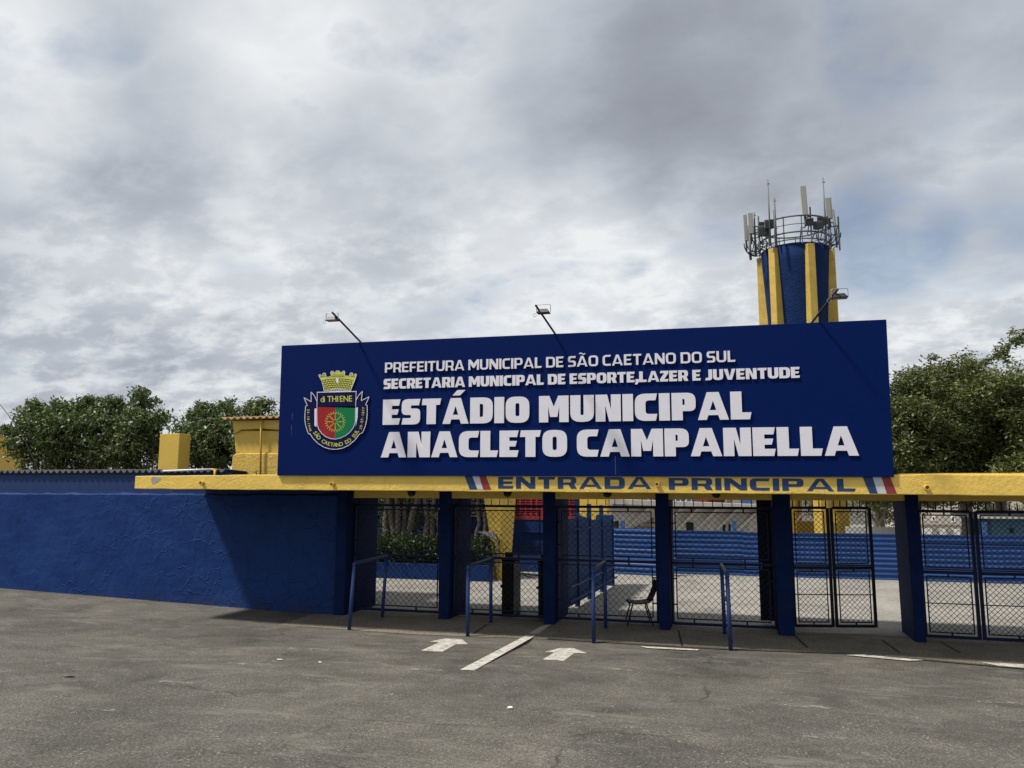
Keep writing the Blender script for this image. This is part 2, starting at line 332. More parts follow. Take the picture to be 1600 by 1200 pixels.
def rootloc(p):
    v = Vector((0, 0, 0))
    while p is not None: v += p.location; p = p.parent
    return v
def link(name, me, parent=None, bevel=0, label=None, kind=None):
    o = bpy.data.objects.new(name, me); col.objects.link(o)
    if parent is not None: o.parent = parent
    if bevel:
        b = o.modifiers.new('bevel', 'BEVEL'); b.width = bevel; b.segments = 2; b.limit_method = 'ANGLE'
    if label: o['label'] = label
    if kind: o['kind'] = kind
    return o
def thing(name, label, cat, loc=(0, 0, 0), group=None):
    o = bpy.data.objects.new(name, None); col.objects.link(o); o.location = tuple(map(float, loc)); o.empty_display_size = .2
    return tag(o, label, cat, group)
def tag(o, label, cat, group=None):
    o['label'] = label; o['category'] = cat
    if group: o['group'] = group
    return o
def np_mesh(name, V, F4, mat, parent=None, smooth=False):
    off = np.array(rootloc(parent)); V = V - off
    me = bpy.data.meshes.new(name); me.vertices.add(len(V)); me.vertices.foreach_set('co', V.astype(np.float32).ravel())
    k = F4.shape[1]; me.loops.add(F4.size); me.loops.foreach_set('vertex_index', F4.astype(np.int32).ravel())
    me.polygons.add(len(F4)); me.polygons.foreach_set('loop_start', np.arange(0, F4.size, k, dtype=np.int32))
    me.update(calc_edges=True); me.validate(); me.materials.append(mat)
    return link(name, me, parent)

# ------------------------------------------------------------------ ground
YG = 15.55                                   # the line of the gate pillars
def gz(x, y):
    h = 0.0
    if y < 13.6: h = (13.6 - max(y, 0.)) / 13.6 * 1.0
    if y < 17: h += .25 * min(max((-8.6 - x) / 8.6, 0), 1.6)
    return h
def gat(px, py):
    d = ray(px, py); t = .5
    for _ in range(4000):
        p = CAM + d * t
        if p[2] <= gz(p[0], p[1]): break
        t += .01
    return CAM + d * t
xs = sorted(set([-900, -400, -150, -70, -40] + list(np.arange(-30, 20.1, 1.0)) + [30, 50, 90, 200, 500, 900]))
ys = sorted(set([-300, -80, -30, -10] + list(np.arange(-4, 13.6, 1.0)) + [13.6, 14.5, 15.5, 16.9, 17.0, 19, 23, 30, 45, 80, 160, 400, 1500]))
g = MB()
for x in xs:
    for y in ys: g.v.append((x, y, gz(x, y)))
for i in range(len(xs) - 1):
    for j in range(len(ys) - 1):
        a = i * len(ys) + j; g.f.append((a, a + len(ys), a + len(ys) + 1, a + 1))
ground = g.build('asphalt_ground', M['asphalt'], kind='structure')
def sheet(name, pts, mat, parent=None, dz=.004, sub=6, kind=None, label=None):
    """a sheet draped on the ground over a convex quad"""
    a, b, c, d = [np.array(p[:2], float) for p in pts]
    def fn(u, v):
        q = (a * (1 - u) + b * u) * (1 - v) + (d * (1 - u) + c * u) * v; return (q[0], q[1], gz(q[0], q[1]) + dz)
    return MB().grid(fn, sub, sub).build(name, mat, parent, kind=kind, label=label)
MB().add([(-26, 15.95, .004), (26, 15.95, .004), (26, 70, .004), (-26, 70, .004)], [(0, 1, 2, 3)]).build('courtyard', M['court'], kind='structure')
pv = MB()
pa = [(-8.55, 14.0)] + [tuple(zat(*p)[:2]) for p in ((650, 992), (855, 999), (1000, 1008), (1145, 1016), (1320, 1022), (1440, 1032), (1600, 1046))] + [(9, 13.5)]
for i in range(len(pa) - 1):
    (xa, ya), (xb, yb) = pa[i], pa[i + 1]; n = 6
    for k in range(n):
        q = [(xa + (xb - xa) * k / n, ya + (yb - ya) * k / n + random.uniform(-.03, .03))]
        x1 = xa + (xb - xa) * (k + 1) / n; y1 = ya + (yb - ya) * (k + 1) / n
        pv.add([(q[0][0], ya + (yb - ya) * k / n, gz(0, ya) + .008), (x1, y1, gz(0, y1) + .008), (x1, 16.1, .008), (q[0][0], 16.1, .008)], [(0, 1, 2, 3)])
pavement = pv.build('pavement', M['pave'], kind='structure')
gt = MB()
for (xa, ya), (xb, yb) in zip(pa[2:-1], pa[3:]):
    gt.add([(xa, ya - .02, .0125), (xb, yb - .02, .0125), (xb, yb + .09, .0125), (xa, ya + .09, .0125)], [(0, 1, 2, 3)])
M['gutter'] = asphalt_mat('gutter_grime', (.035, .031, .026), (.075, .066, .054), (.2, .18, .15), False)
gt.build('gutter', M['gutter'], pavement)
for px0, py0, px1, py1 in ((1236, 988, 1262, 1012), (1378, 1000, 1406, 1020), (1470, 1003, 1500, 1020), (1060, 985, 1066, 1010), (760, 976, 740, 990)):
    a = zat(px0, py0, .01); b = zat(px1, py1, .01)
    MB().bar((a[0], a[1], .0125), (b[0], b[1], .0125), .03, .005).build('joint', M['pavedark'], pavement)
# painted marks on the asphalt: parts of the ground
def mark(name, pix, mat, dz=.005):
    P = [gat(*p) for p in pix]; c = sum(P) / len(P)
    vs = [(p[0], p[1], gz(p[0], p[1]) + dz) for p in P]
    MB().add(vs, [tuple(range(len(vs)))]).build(name, mat, ground)
mark('lane_line', [(719, 1047), (741, 1048), (838, 993), (822, 993)], M['roadpaint'])
mark('lane_line', [(826, 991), (841, 991), (861, 977), (848, 978)], M['roadpaint'], .013)
mark('arrow_mark', [(658, 1017), (691, 1019), (712, 1007), (731, 1007), (722, 999), (695, 998), (671, 1003), (686, 1004)], M['roadpaint'])
mark('arrow_mark', [(848, 1031), (881, 1033), (897, 1021), (917, 1021), (896, 1013), (875, 1013), (851, 1019), (866, 1020)], M['roadpaint'])
for q in ([(1322, 1025), (1345, 1024), (1444, 1033), (1420, 1034)], [(1533, 1036), (1600, 1040), (1600, 1045), (1560, 1042)], [(1000, 1011), (1092, 1016), (1090, 1018), (1010, 1014)]):
    mark('edge_line', q, M['roadpaint'], .016)
for q in ([(94, 1103), (180, 1109), (190, 1115), (105, 1107)], [(245, 1063), (300, 1067), (306, 1071), (248, 1066)], [(353, 1034), (424, 1038), (428, 1043), (356, 1037)],
          [(445, 1012), (500, 1014), (540, 1018), (450, 1016)], [(625, 1043), (690, 1045), (692, 1049), (630, 1047)], [(850, 1110), (920, 1117), (935, 1122), (860, 1114)],
          [(800, 1164), (900, 1176), (910, 1183), (815, 1172)], [(908, 1042), (975, 1045), (1000, 1049), (915, 1045)], [(1210, 1098), (1300, 1105), (1310, 1110), (1215, 1103)],
          [(1340, 1175), (1390, 1182), (1400, 1190), (1350, 1180)], [(1250, 1150), (1320, 1153), (1330, 1158), (1260, 1154)], [(1520, 1094), (1600, 1098), (1600, 1101), (1530, 1098)],
          [(330, 1174), (370, 1182), (380, 1187), (340, 1180)]):
    mark('faded_line', q, M['faint'])

# ------------------------------------------------------------------ canopy, pillars, fascia
YF = 13.35                                   # face of the fascia
XL, XR = -11.56, 8.2
def zb(x): return 2.587 - .0046 * (x + 2)    # underside of the fascia, it sags a little
def ztp(x): return 2.905 - .0022 * (x + 8.5) if x > -9 else 2.906 + .008 * (x + 9)
canopy = thing('gate_canopy', 'long yellow concrete canopy on blue pillars over the stadium gates, painted ENTRADA PRINCIPAL', 'canopy', (-2, YG, 0))
fb = MB(); n = 60; jit = [random.uniform(-.006, .006) for _ in range(n + 1)]; jt = [random.uniform(-.005, .005) for _ in range(n + 1)]
ring = []
for i in range(n + 1):
    x = XL + (XR - XL) * i / n; ring.append([(x, YF, zb(x) + jit[i]), (x, YF + .28, zb(x) + jit[i]), (x, YF + .28, ztp(x) - .004 + jt[i]), (x, YF, ztp(x) + jt[i])])
for i in range(n): fb.hexa(ring[i], ring[i + 1]) if False else None
o0 = len(fb.v)
for r_ in ring: fb.v += [tuple(map(float, p)) for p in r_]
for i in range(n):
    a = i * 4
    for k in range(4): fb.f.append((a + k, a + (k + 1) % 4, a + 4 + (k + 1) % 4, a + 4 + k))
fb.f.append((0, 3, 2, 1)); fb.f.append((n * 4, n * 4 + 1, n * 4 + 2, n * 4 + 3))
fascia = fb.build('fascia', M['yellow'], canopy, bevel=.012)
MB().box(XL + .02, XR, YF + .283, 17.1, 2.64, 2.84).build('roof_slab', M['bluewall'], canopy)
MB().box(2.66, XR, YF + .32, YF + .55, 2.842, 2.905).build('roof_upstand', M['yellow'], canopy)
MB().box(-7.8, XR, YG + .02, YG + .3, 2.455, 2.638).build('rear_beam', M['yellow'], canopy)
pillars = ((-5.69, .23, 1.35), (-3.475, .21, 1.4), (-1.23, .21, 1.3), (.965, .28, 1.5), (3.185, .18, 1.1), (5.5, .22, 1.3))
for x, wd, dp in pillars:
    MB().hexa([(x - wd / 2, YG - .02, 0), (x + wd / 2, YG - .02, 0), (x + wd / 2, YG + dp, 0), (x - wd / 2, YG + dp, 0)],
              [(x - wd / 2 - .02, YG - .02, 2.62), (x + wd / 2 + .02, YG - .02, 2.62), (x + wd / 2 + .02, YG + dp, 2.62), (x - wd / 2 - .02, YG + dp, 2.62)]).build('pillar', M['col'], canopy, bevel=.012)
for px, py in ((317, 754), (521, 756), (1027, 756), (1447, 761)):
    p = at(px, py, YF); sp = MB()
    k = 12; oo = [p + np.array([math.cos(a) * .038, .05, math.sin(a) * .038]) for a in np.linspace(0, 2 * math.pi, k, False)]
    o2 = [q + np.array([0, -.13, -.01]) for q in oo]; i2 = [p + (q - p) * np.array([.7, 1, .7]) for q in o2]; i1 = [q + np.array([0, .09, 0]) for q in i2]
    sp.add(oo + o2 + i2 + i1, [(a, (a + 1) % k, k + (a + 1) % k, k + a) for a in range(k)] + [(k + a, k + (a + 1) % k, 2 * k + (a + 1) % k, 2 * k + a) for a in range(k)]
           + [(2 * k + a, 2 * k + (a + 1) % k, 3 * k + (a + 1) % k, 3 * k + a) for a in range(k)])
    spo = sp.build('drain_spout', M['yellow_smooth'], canopy)
    MB().add(i1, [tuple(range(k))]).build('spout_bore', M['pavedark'], spo)
def face_poly(pix, Y, mat, name, parent, th=.003, label=None):
    P = [at(px, py, Y) for px, py in pix]
    b = [(p[0], Y + .002, p[2]) for p in P]; f_ = [(p[0], Y - th, p[2]) for p in P]
    return MB().hexa(b, f_).build(name, mat, parent, label=label)
face_poly([(237, 745), (251, 745.5), (250, 750), (246, 754), (238, 757), (236.5, 752)], YF, M['baregrey'], 'bare_patch', canopy)
for (q, mt) in (([(725.5, 742.8), (737.5, 742.9), (746, 764.9), (734, 764.8)], 'navypaint'), ([(737.8, 742.9), (748.2, 743), (755, 765), (746.3, 764.9)], 'whitepaint'), ([(748.5, 743), (759, 743.1), (767.5, 765.1), (755.3, 765)], 'redpaint'),
                ([(1347.6, 745), (1363.3, 745.1), (1371.3, 771.2), (1358.5, 771)], 'navypaint'), ([(1363.6, 745.1), (1377, 745.2), (1385.4, 771.4), (1371.6, 771.2)], 'whitepaint'), ([(1377.3, 745.2), (1391, 745.3), (1401.5, 771.6), (1385.7, 771.4)], 'redpaint')):
    face_poly(q, YF, M[mt], 'painted_stripe', canopy)

# ------------------------------------------------------------------ lettering (own outlines)
def rl(pts, k=5):
    """closed loop with rounded corners: points (x, y[, r])"""
    out = []; n = len(pts)
    for i, p in enumerate(pts):
        r = p[2] if len(p) > 2 else 0
        P = Vector((p[0], p[1])); A = Vector(pts[i - 1][:2]); B = Vector(pts[(i + 1) % n][:2])
        if r <= 0: out.append((P.x, P.y)); continue
        d1 = (A - P); d2 = (B - P); r = min(r, d1.length * .49, d2.length * .49)
        a = P + d1.normalized() * r; b = P + d2.normalized() * r
        for j in range(k + 1):
            t_ = j / k; q = a * (1 - t_) ** 2 + P * 2 * t_ * (1 - t_) + b * t_ * t_
            # pull towards a circular arc
            out.append((q.x, q.y))
    return out
def glyph(ch, s, h, W):
    """loops and width for a capital of height 1, stem s, bar h, width factor W"""
    d = .05; r = .34; ri = .12
    def acc(L_, w): return L_, w
    if ch == 'I': return [[(0, 0), (s, 0), (s, 1), (0, 1)]], s
    if ch == 'E':
        w = .62 * W + s * .25; return [[(0, 0), (w - d, 0), (w, h), (s, h), (s, .5 - h * .42), (w - .06 - d, .5 - h * .42), (w - .06, .5 + h * .42), (s, .5 + h * .42), (s, 1 - h), (w - d, 1 - h), (w, 1), (0, 1)]], w
    if ch == 'F':
        w = .6 * W + s * .25; return [[(0, 0), (s, 0), (s, .44 - h * .42), (w - .06 - d, .44 - h * .42), (w - .06, .44 + h * .42), (s, .44 + h * .42), (s, 1 - h), (w - d, 1 - h), (w, 1), (0, 1)]], w
    if ch == 'L':
        w = .58 * W + s * .25; return [[(0, 0), (w - d, 0), (w, h), (s, h), (s, 1), (0, 1)]], w
    if ch == 'T':
        w = .70 * W + s * .2; c = w / 2; return [[(c - s / 2, 0), (c + s / 2, 0), (c + s / 2, 1 - h), (w - d, 1 - h), (w, 1), (d * .6, 1), (0, 1 - h), (c - s / 2, 1 - h)]], w
    if ch in 'OQ':
        w = .78 * W + s * .3; return [rl([(0, 0, r), (w, 0, r), (w, 1, r), (0, 1, r)]), rl([(s, h, ri), (w - s, h, ri), (w - s, 1 - h, ri), (s, 1 - h, ri)])], w
    if ch == 'D':
        w = .76 * W + s * .3; return [rl([(0, 0), (w, 0, r), (w, 1, r), (0, 1)]), rl([(s, h), (w - s, h, ri), (w - s, 1 - h, ri), (s, 1 - h)])], w
    if ch == 'U':
        w = .74 * W + s * .3; return [rl([(0, 0, r), (w, 0, r), (w, 1), (w - s, 1), (w - s, h, ri), (s, h, ri), (s, 1), (0, 1)])], w
    if ch == 'C':
        w = .66 * W + s * .3; return [rl([(0, 0, r), (w - d, 0), (w, h), (s, h, ri), (s, 1 - h, ri), (w - d, 1 - h), (w, 1), (0, 1, r)])], w
    if ch == 'S':
        w = .64 * W + s * .3; a = .5 - h / 2; b = .5 + h / 2; q = .24
        return [rl([(0, 0), (w, 0, q), (w, b, q), (s, b, .06), (s, 1 - h, .06), (w - d, 1 - h), (w, 1), (0, 1, q), (0, a, q), (w - s, a, .06), (w - s, h, .06), (d, h)])], w
    if ch == 'J':
        w = .5 * W + s * .25; return [rl([(0, 0), (w, 0, r), (w, 1), (w - s, 1), (w - s, h, ri), (d, h)])], w
    if ch == 'P':
        w = .70 * W + s * .3; return [rl([(0, 0), (s, 0), (s, .33), (w, .33, .28), (w, 1, .28), (0, 1)]), rl([(s, .33 + h * .9), (w - s, .33 + h * .9, .08), (w - s, 1 - h * .9, .08), (s, 1 - h * .9)])], w
    if ch == 'R':
        w = .72 * W + s * .3; return [rl([(0, 0), (s, 0), (s, .33), (w - s * 1.45, .33), (w - s * .98, 0), (w + .03, 0), (w - s * .42, .39), (w, .5, .15), (w, 1, .28), (0, 1)]),
                                      rl([(s, .33 + h * .8), (w - s, .33 + h * .8, .08), (w - s, 1 - h * .9, .08), (s, 1 - h * .9)])], w
    if ch == 'A':
        w = .84 * W + s * .5; t_ = s * .54; sl = s * (.80 if s > .25 else .92); m_ = (w / 2 - t_); y0 = .17; y1 = .17 + h * .72
        ap = (w / 2 - sl) / m_; ap = min(ap, .97 - h * .5)
        xi = lambda y: sl + m_ * y
        top = [] if xi(ap) >= w / 2 - .005 else [(w - xi(ap), ap)]
        hole = [(xi(y1), y1), (w - xi(y1), y1)] + top + [(min(xi(ap), w / 2), ap)]
        return [[(0, 0), (sl, 0), (xi(y0), y0), (w - xi(y0), y0), (w - sl, 0), (w, 0), (w / 2 + t_, 1), (w / 2 - t_, 1)], hole], w
    if ch == 'N':
        w = .76 * W + s * .35; return [[(0, 0), (s * .93, 0), (s * .93, .60), (w - s * 1.12, 0), (w, 0), (w, 1), (w - s * .93, 1), (w - s * .93, .40), (s * 1.12, 1), (0, 1)]], w
    if ch == 'M':
        w = .92 * W + s * .45; m_ = s * .36; return [[(0, 0), (s * .92, 0), (s * .92, .60), (w / 2 - m_, .2), (w / 2 + m_, .2), (w - s * .92, .60), (w - s * .92, 0), (w, 0), (w, 1), (w - s * 1.02, 1), (w / 2, .58), (s * 1.02, 1), (0, 1)]], w
    if ch == 'V':
        w = .82 * W + s * .4; t_ = s * .55; return [[(w / 2 - t_, 0), (w / 2 + t_, 0), (w, 1), (w - s * 1.0, 1), (w / 2, .22), (s * 1.0, 1), (0, 1)]], w
    if ch == 'Z':
        w = .64 * W + s * .25; return [[(0, 0), (w - d, 0), (w, h), (s * 1.15, h), (w, 1 - h), (w, 1), (d, 1), (0, 1 - h), (w - s * 1.15, 1 - h), (0, h)]], w
    if ch == ',': return [[(0, 0), (-.06, -.2), (s * .5, -.2), (s, .06), (s, s), (0, s)]], s
    return [], .3 * W
def loops_for(ch, s, h, W):
    if ch == 'Á':
        L_, w = glyph('A', s, h, W); c = w / 2; return L_ + [[(c - .12, 1.1), (c + .16, 1.1), (c + .36, 1.31), (c + .06, 1.31)]], w
    if ch == 'Ã':
        L_, w = glyph('A', s, h, W); c = w / 2
        top = [(c - .26 + .52 * t_, 1.20 + .055 * math.sin(t_ * 2 * math.pi) + .05) for t_ in np.linspace(0, 1, 9)]
        bot = [(x, y - .10) for x, y in top][::-1]; return L_ + [top + bot], w
    return glyph(ch, s, h, W)
def fill_mesh(name, loops, depth, fmap, mat, parent):
    """flat outline with holes, given real thickness; fmap turns (u, v, d) into a world point"""
    cu = bpy.data.curves.new('outline', 'CURVE'); cu.dimensions = '2D'; cu.fill_mode = 'BOTH'; cu.extrude = depth / 2
    for lp in loops:
        sp = cu.splines.new('POLY'); sp.points.add(len(lp) - 1); sp.use_cyclic_u = True
        for p, q in zip(sp.points, lp): p.co = (q[0], q[1], 0, 1)
    ob = bpy.data.objects.new('outline', cu); col.objects.link(ob)
    dg = bpy.context.evaluated_depsgraph_get(); me = bpy.data.meshes.new_from_object(ob.evaluated_get(dg)); bpy.data.objects.remove(ob); bpy.data.curves.remove(cu)
    off = np.array(rootloc(parent))
    for v in me.vertices: v.co = Vector(np.array(fmap(v.co.x, v.co.y, v.co.z + depth / 2)) - off)
    me.name = name; me.materials.clear(); me.materials.append(mat); return link(name, me, parent)
def text_line(text, A, B, topA, topB, Y, s, h, W, gap, depth, mat, parent, name, per='letter', lead=.0):
    """text from base pixel A to base pixel B (cap tops at topA / topB) on the plane y = Y"""
    lay = []; x = 0
    for ch in text:
        L_, wd = loops_for(ch, s, h, W)
        if ch == ' ': x += .30 * W; lay.append((ch, None, x)); continue
        lay.append((ch, L_, x)); x += wd + gap * (.2 if ch in ',' else 1)
    tot = x - gap; PA, PB, TA, TB = [at(*p, Y) for p in (A, B, topA, topB)]
    def fm(u, v, dd):
        k = u / tot; b = PA * (1 - k) + PB * k; t_ = TA * (1 - k) + TB * k
        return (b[0], Y - lead - dd, b[2] + (t_[2] - b[2]) * v)
    sh = lambda L_, x0: [[(q[0] + x0, q[1]) for q in lp] for lp in L_]
    word = []
    for ch, L_, x0 in lay + [(' ', None, 0)]:
        if L_ is None:
            if per == 'word' and word: fill_mesh(name, word, depth, fm, mat, parent); word = []
            continue
        if per == 'word': word += sh(L_, x0)
        else: fill_mesh(name, sh(L_, x0), depth, fm, mat, parent)
text_line('ENTRADA', (778.3, 763.4), (1017.7, 763.9), (778.3, 744.8), (1017.7, 745.4), YF, .36, .24, 1.55, .17, .003, M['navypaint'], canopy, 'painted_letter')
text_line('PRINCIPAL', (1045.2, 765), (1337, 768), (1045.2, 746.6), (1337, 748.3), YF, .36, .24, 1.55, .17, .003, M['navypaint'], canopy, 'painted_letter')

# ------------------------------------------------------------------ sign board
YB = 13.30
board = thing('sign_board', 'long navy stadium sign with raised white lettering and city crest on the yellow canopy', 'sign', (-2.9, YB, 2.9))
bl, tl, br, tr = [at(*p, YB) for p in ((433, 741.2), (440, 540), (1397, 743.2), (1385, 499))]
tp = [(p[0], YB, p[2]) for p in (bl, br, tr, tl)]
tp = [(p[0], p[1], p[2] - (.02 if k < 2 else 0)) for k, p in enumerate(tp)]
MB().hexa([(p[0], YB + .16, p[2]) for p in tp], tp).build('panel', M['board'], board, bevel=.006)
for a, b in ((bl, tl), (br, tr), (tl, tr)):
    pass
fr = MB()
for x in np.arange(-8, 2.5, 1.5):
    fr.bar((x, YB + .2, 2.87), (x, YB + .2, 5.3), .06)
    fr.bar((x, YB + .22, 5.0), (x, YB + 1.5, 2.87), .05)
for z in (3.1, 4.2, 5.25): fr.bar((-8.2, YB + .2, z), (2.4, YB + .2, z), .05)
fr.build('back_frame', M['pole'], board)
text_line('PREFEITURA MUNICIPAL DE SÃO CAETANO DO SUL', (602.2, 582.6), (1149.3, 565.5), (602.2, 567), (1149.3, 548), YB, .20, .17, 1, .10, .02, M['letter'], board, 'raised_word', 'word', .006)
text_line('SECRETARIA MUNICIPAL DE ESPORTE,LAZER E JUVENTUDE', (600, 608.2), (1250, 590.5), (600, 592.4), (1250, 573.4), YB, .29, .22, .95, .06, .016, M['letter'], board, 'raised_word', 'word', .006)
text_line('ESTÁDIO MUNICIPAL', (598.5, 664), (1174.5, 655.2), (598.5, 624.8), (1174.5, 611.5), YB, .35, .25, .95, .06, .018, M['letter'], board, 'raised_letter', 'letter', .006)
text_line('ANACLETO CAMPANELLA', (595.8, 714.8), (1342, 712), (595.8, 675.4), (1342, 666), YB, .35, .25, .95, .05, .018, M['letter'], board, 'raised_letter', 'letter', .006)
for x, y0, y1 in ((457, 645, 656), (455.7, 664, 674), (455.2, 676, 679), (961.3, 713, 741)):
    a = at(x, y0, YB); b = at(x, y1, YB); MB().box(a[0] - .0014, a[0] + .0014, YB - .002, YB + .001, b[2], a[2]).build('scratch', M['iron'], board)
# crest, traced flat on the sign (u, v are its own units, 7.5 to a photo pixel)
crest = MB(); cx0, cy0 = 450., 560.
def cp(u, v): return at(cx0 + u / 7.5, cy0 + v / 7.5, YB)
def cpoly(pts, lay, mat, name, parent, th=.0015):
    def fm(u, v, dd): q = cp(u, -v); return (q[0], YB - lay - dd, q[2])
    return fill_mesh(name, [[(p[0], -p[1]) for p in pts]] if not isinstance(pts[0], list) else [[(p[0], -p[1]) for p in lp] for lp in pts], th, fm, mat, parent)
def cstrips(lines, width, lay, mat, name, parent, th=.003):
    mb = MB()
    for ln in lines:
        for a, b in zip(ln[:-1], ln[1:]):
            a_ = Vector(a); b_ = Vector(b); d = (b_ - a_).normalized(); nn = Vector((-d.y, d.x)) * width / 2; e = d * width * .3
            q = [a_ - nn - e, b_ - nn + e, b_ + nn + e, a_ + nn - e]; P = [cp(*p) for p in q]
            mb.hexa([(p[0], YB - lay, p[2]) for p in P], [(p[0], YB - lay - th, p[2]) for p in P])
    return mb.build(name, mat, parent)
shield = [(348, 395), (810, 385), (803, 578), (800, 750), (778, 812), (738, 866), (684, 910), (622, 938), (562, 950), (510, 945), (450, 922), (402, 884), (366, 834), (346, 768), (345, 565)]
rib = [(215, 560), (235, 555), (195, 460), (280, 510), (278, 395), (318, 440), (345, 500), (560, 640), (805, 490), (832, 440), (880, 385), (866, 498), (958, 450), (915, 550), (935, 550),
       (936, 640), (930, 720), (915, 790), (888, 858), (866, 884), (852, 878), (792, 958), (720, 1018), (650, 1052), (570, 1066), (500, 1062), (430, 1042), (360, 998), (300, 938), (263, 880), (254, 890), (240, 868), (215, 788), (205, 720), (208, 640)]
cr = cpoly(rib, .004, M['crest_navy'], 'crest', board, .02)
cstrips([rib[26:] + rib[:7], rib[8:27]], 7, .024, M['letter'], 'ribbon_edge', cr)
cpoly([(318, 590), (342, 586), (342, 806), (318, 790)], .024, M['letter'], 'side_slab', cr); cpoly([(803, 578), (825, 576), (822, 690), (802, 800)], .024, M['letter'], 'side_slab', cr)
cpoly(shield, .026, M['letter'], 'shield', cr, .003)
inn = lambda f: [(572 + (x - 572) * f, 670 + (y - 670) * f) for x, y in shield]
s2 = inn(.968)
cpoly([s2[0], s2[1], s2[2], (800, 561), (349, 570), s2[14]], .0302, M['crest_navy'], 'chief', cr)
cpoly([(350, 567), (567, 562), (557, 940)] + s2[9:14], .0293, M['crest_red'], 'red_field', cr)
cpoly([(569, 562), (796, 557)] + s2[3:9] + [(559, 940)], .0293, M['crest_green'], 'green_field', cr)
crown = [(430, 388), (418, 330), (400, 262), (362, 197), (386, 189), (393, 206), (412, 200), (411, 180), (441, 171), (456, 224), (512, 214), (505, 156), (530, 150), (541, 168), (565, 163), (570, 148), (606, 148), (612, 165),
         (636, 166), (646, 150), (672, 153), (667, 205), (720, 212), (738, 168), (762, 172), (766, 195), (785, 199), (790, 181), (808, 188), (795, 238), (765, 310), (735, 386), (660, 366), (582, 358), (500, 368)]
cpoly([(430, 388), (500, 366), (582, 356), (660, 364), (736, 386), (580, 392)], .006, M['letter'], 'crown_base', cr, .006)
cpoly(crown, .008, M['crest_gold'], 'crown', cr, .008)
cstrips([crown + crown[:1]], 6, .016, M['letter'], 'crown_edge', cr)
br_ = []
for k, y in enumerate((195, 215, 238, 262, 286, 310, 334, 356)):
    e = 12 + k * 0; xl = 400 + (y - 240) * .22; xr = 780 - (y - 240) * .33
    if y < 225: br_ += [[(516, y), (662, y)], [(378, y + 4), (446, y - 2)], [(740, y - 2), (790, y + 2)]]; continue
    c = [(xl + (xr - xl) * t_, y + 22 * (1 - (2 * t_ - 1) ** 2) * -1 + 24) for t_ in np.linspace(.03, .97, 7)]; br_.append(c)
    for j in range(11):
        t_ = (j + (.5 if k % 2 else 0) + .3) / 11.5; xx = xl + (xr - xl) * t_; yy = y - 22 * (1 - (2 * t_ - 1) ** 2) + 24; br_.append([(xx, yy), (xx, yy + 22)])
cstrips([l for l in br_ if max(p[1] for p in l) < 384], 5, .0165, M['crest_navy'], 'crown_mortar', cr, .0015)
cpoly([(570, 232), (597, 232), (597, 288), (570, 288)], .017, M['letter'], 'crown_window', cr)
gc = (563, 745); circ = lambda r, n=36: [(gc[0] + r * math.cos(2 * math.pi * k / n), gc[1] + r * math.sin(2 * math.pi * k / n)) for k in range(n + 1)]
gl = [circ(98), circ(24, 16)]
for k in range(8):
    a = math.pi / 4 * k; gl.append([(gc[0] + 24 * math.cos(a), gc[1] + 24 * math.sin(a)), (gc[0] + 98 * math.cos(a), gc[1] + 98 * math.sin(a))])
for k in range(24):
    a = math.pi / 12 * (k + .5); gl.append([(gc[0] + 98 * math.cos(a), gc[1] + 98 * math.sin(a)), (gc[0] + 120 * math.cos(a - .05), gc[1] + 120 * math.sin(a - .05))])
cstrips(gl, 6, .031, M['crest_gold'], 'gear_wheel', cr)
def font_loops(ch, size):
    cu = bpy.data.curves.new('txt', 'FONT'); cu.body = ch; cu.size = size; cu.fill_mode = 'BOTH'; cu.extrude = .0; cu.align_x = 'CENTER'
    ob = bpy.data.objects.new('txt', cu); col.objects.link(ob); dg = bpy.context.evaluated_depsgraph_get()
    me = bpy.data.meshes.new_from_object(ob.evaluated_get(dg)); vs = [(v.co.x, v.co.y) for v in me.vertices]; fs = [tuple(p.vertices) for p in me.polygons]
    bpy.data.objects.remove(ob); bpy.data.curves.remove(cu); bpy.data.meshes.remove(me); return vs, fs
def crest_text(text, place, size, lay, name, bold=0, stretch=1.):
    for i, ch in enumerate(text):
        if ch == ' ': continue
        mb = MB(); x, y, a = place(i); vs, fs = font_loops(ch, size)
        for dx, dy in ((0, 0),) if not bold else ((-bold, 0), (bold, 0), (0, bold * .6)):
            pts = []
            for (u, v) in vs:
                u = u * stretch + dx; v += dy; X = x + u * math.cos(a) + v * math.sin(a); Yv = y + u * math.sin(a) - v * math.cos(a); q = cp(X, Yv); pts.append((q[0], YB - lay - .0004 * (dx > 0) - .0008 * (dy > 0), q[2]))
            mb.add(pts, fs)
        mb.build(name, M['crest_gold'], cr)
w_ = [0, 28, 68, 132, 205, 262, 322, 388]; crest_text('di THIENE', lambda i: ([412, 437, 0, 497, 553, 593, 634, 689, 741][i], 515 - i * .9, -.02), 100, .0325, 'crest_motto', 1, .86)
def arc(cx, cy, r, a0, a1, n): return lambda i: (cx + r * math.cos(a0 + (a1 - a0) * i / (n - 1)), cy + r * math.sin(a0 + (a1 - a0) * i / (n - 1)), a0 + (a1 - a0) * i / (n - 1) - math.pi / 2)
t1 = 'SÃO CAETANO DO SUL'; crest_text(t1, arc(566, 738, 297, R(151), R(25), len(t1)), 64, .025, 'crest_city_name', 1.5, .88)
t2 = '24-10-1948'; crest_text(t2, lambda i: (232 + (0 if i < 5 else (i - 4) ** 1.6 * 1.9), 606 + i * 27, R(90 - max(0, i - 4) * 5)), 40, .025, 'crest_date', 1)
t3 = '28-07-1877'; crest_text(t3, lambda i: (848 + 22 + 34 * (1 - ((9 - i) / 9) ** 1.5), 828 - i * 27, R(-66 - min(i, 5) * 4)), 40, .025, 'crest_date', 1)

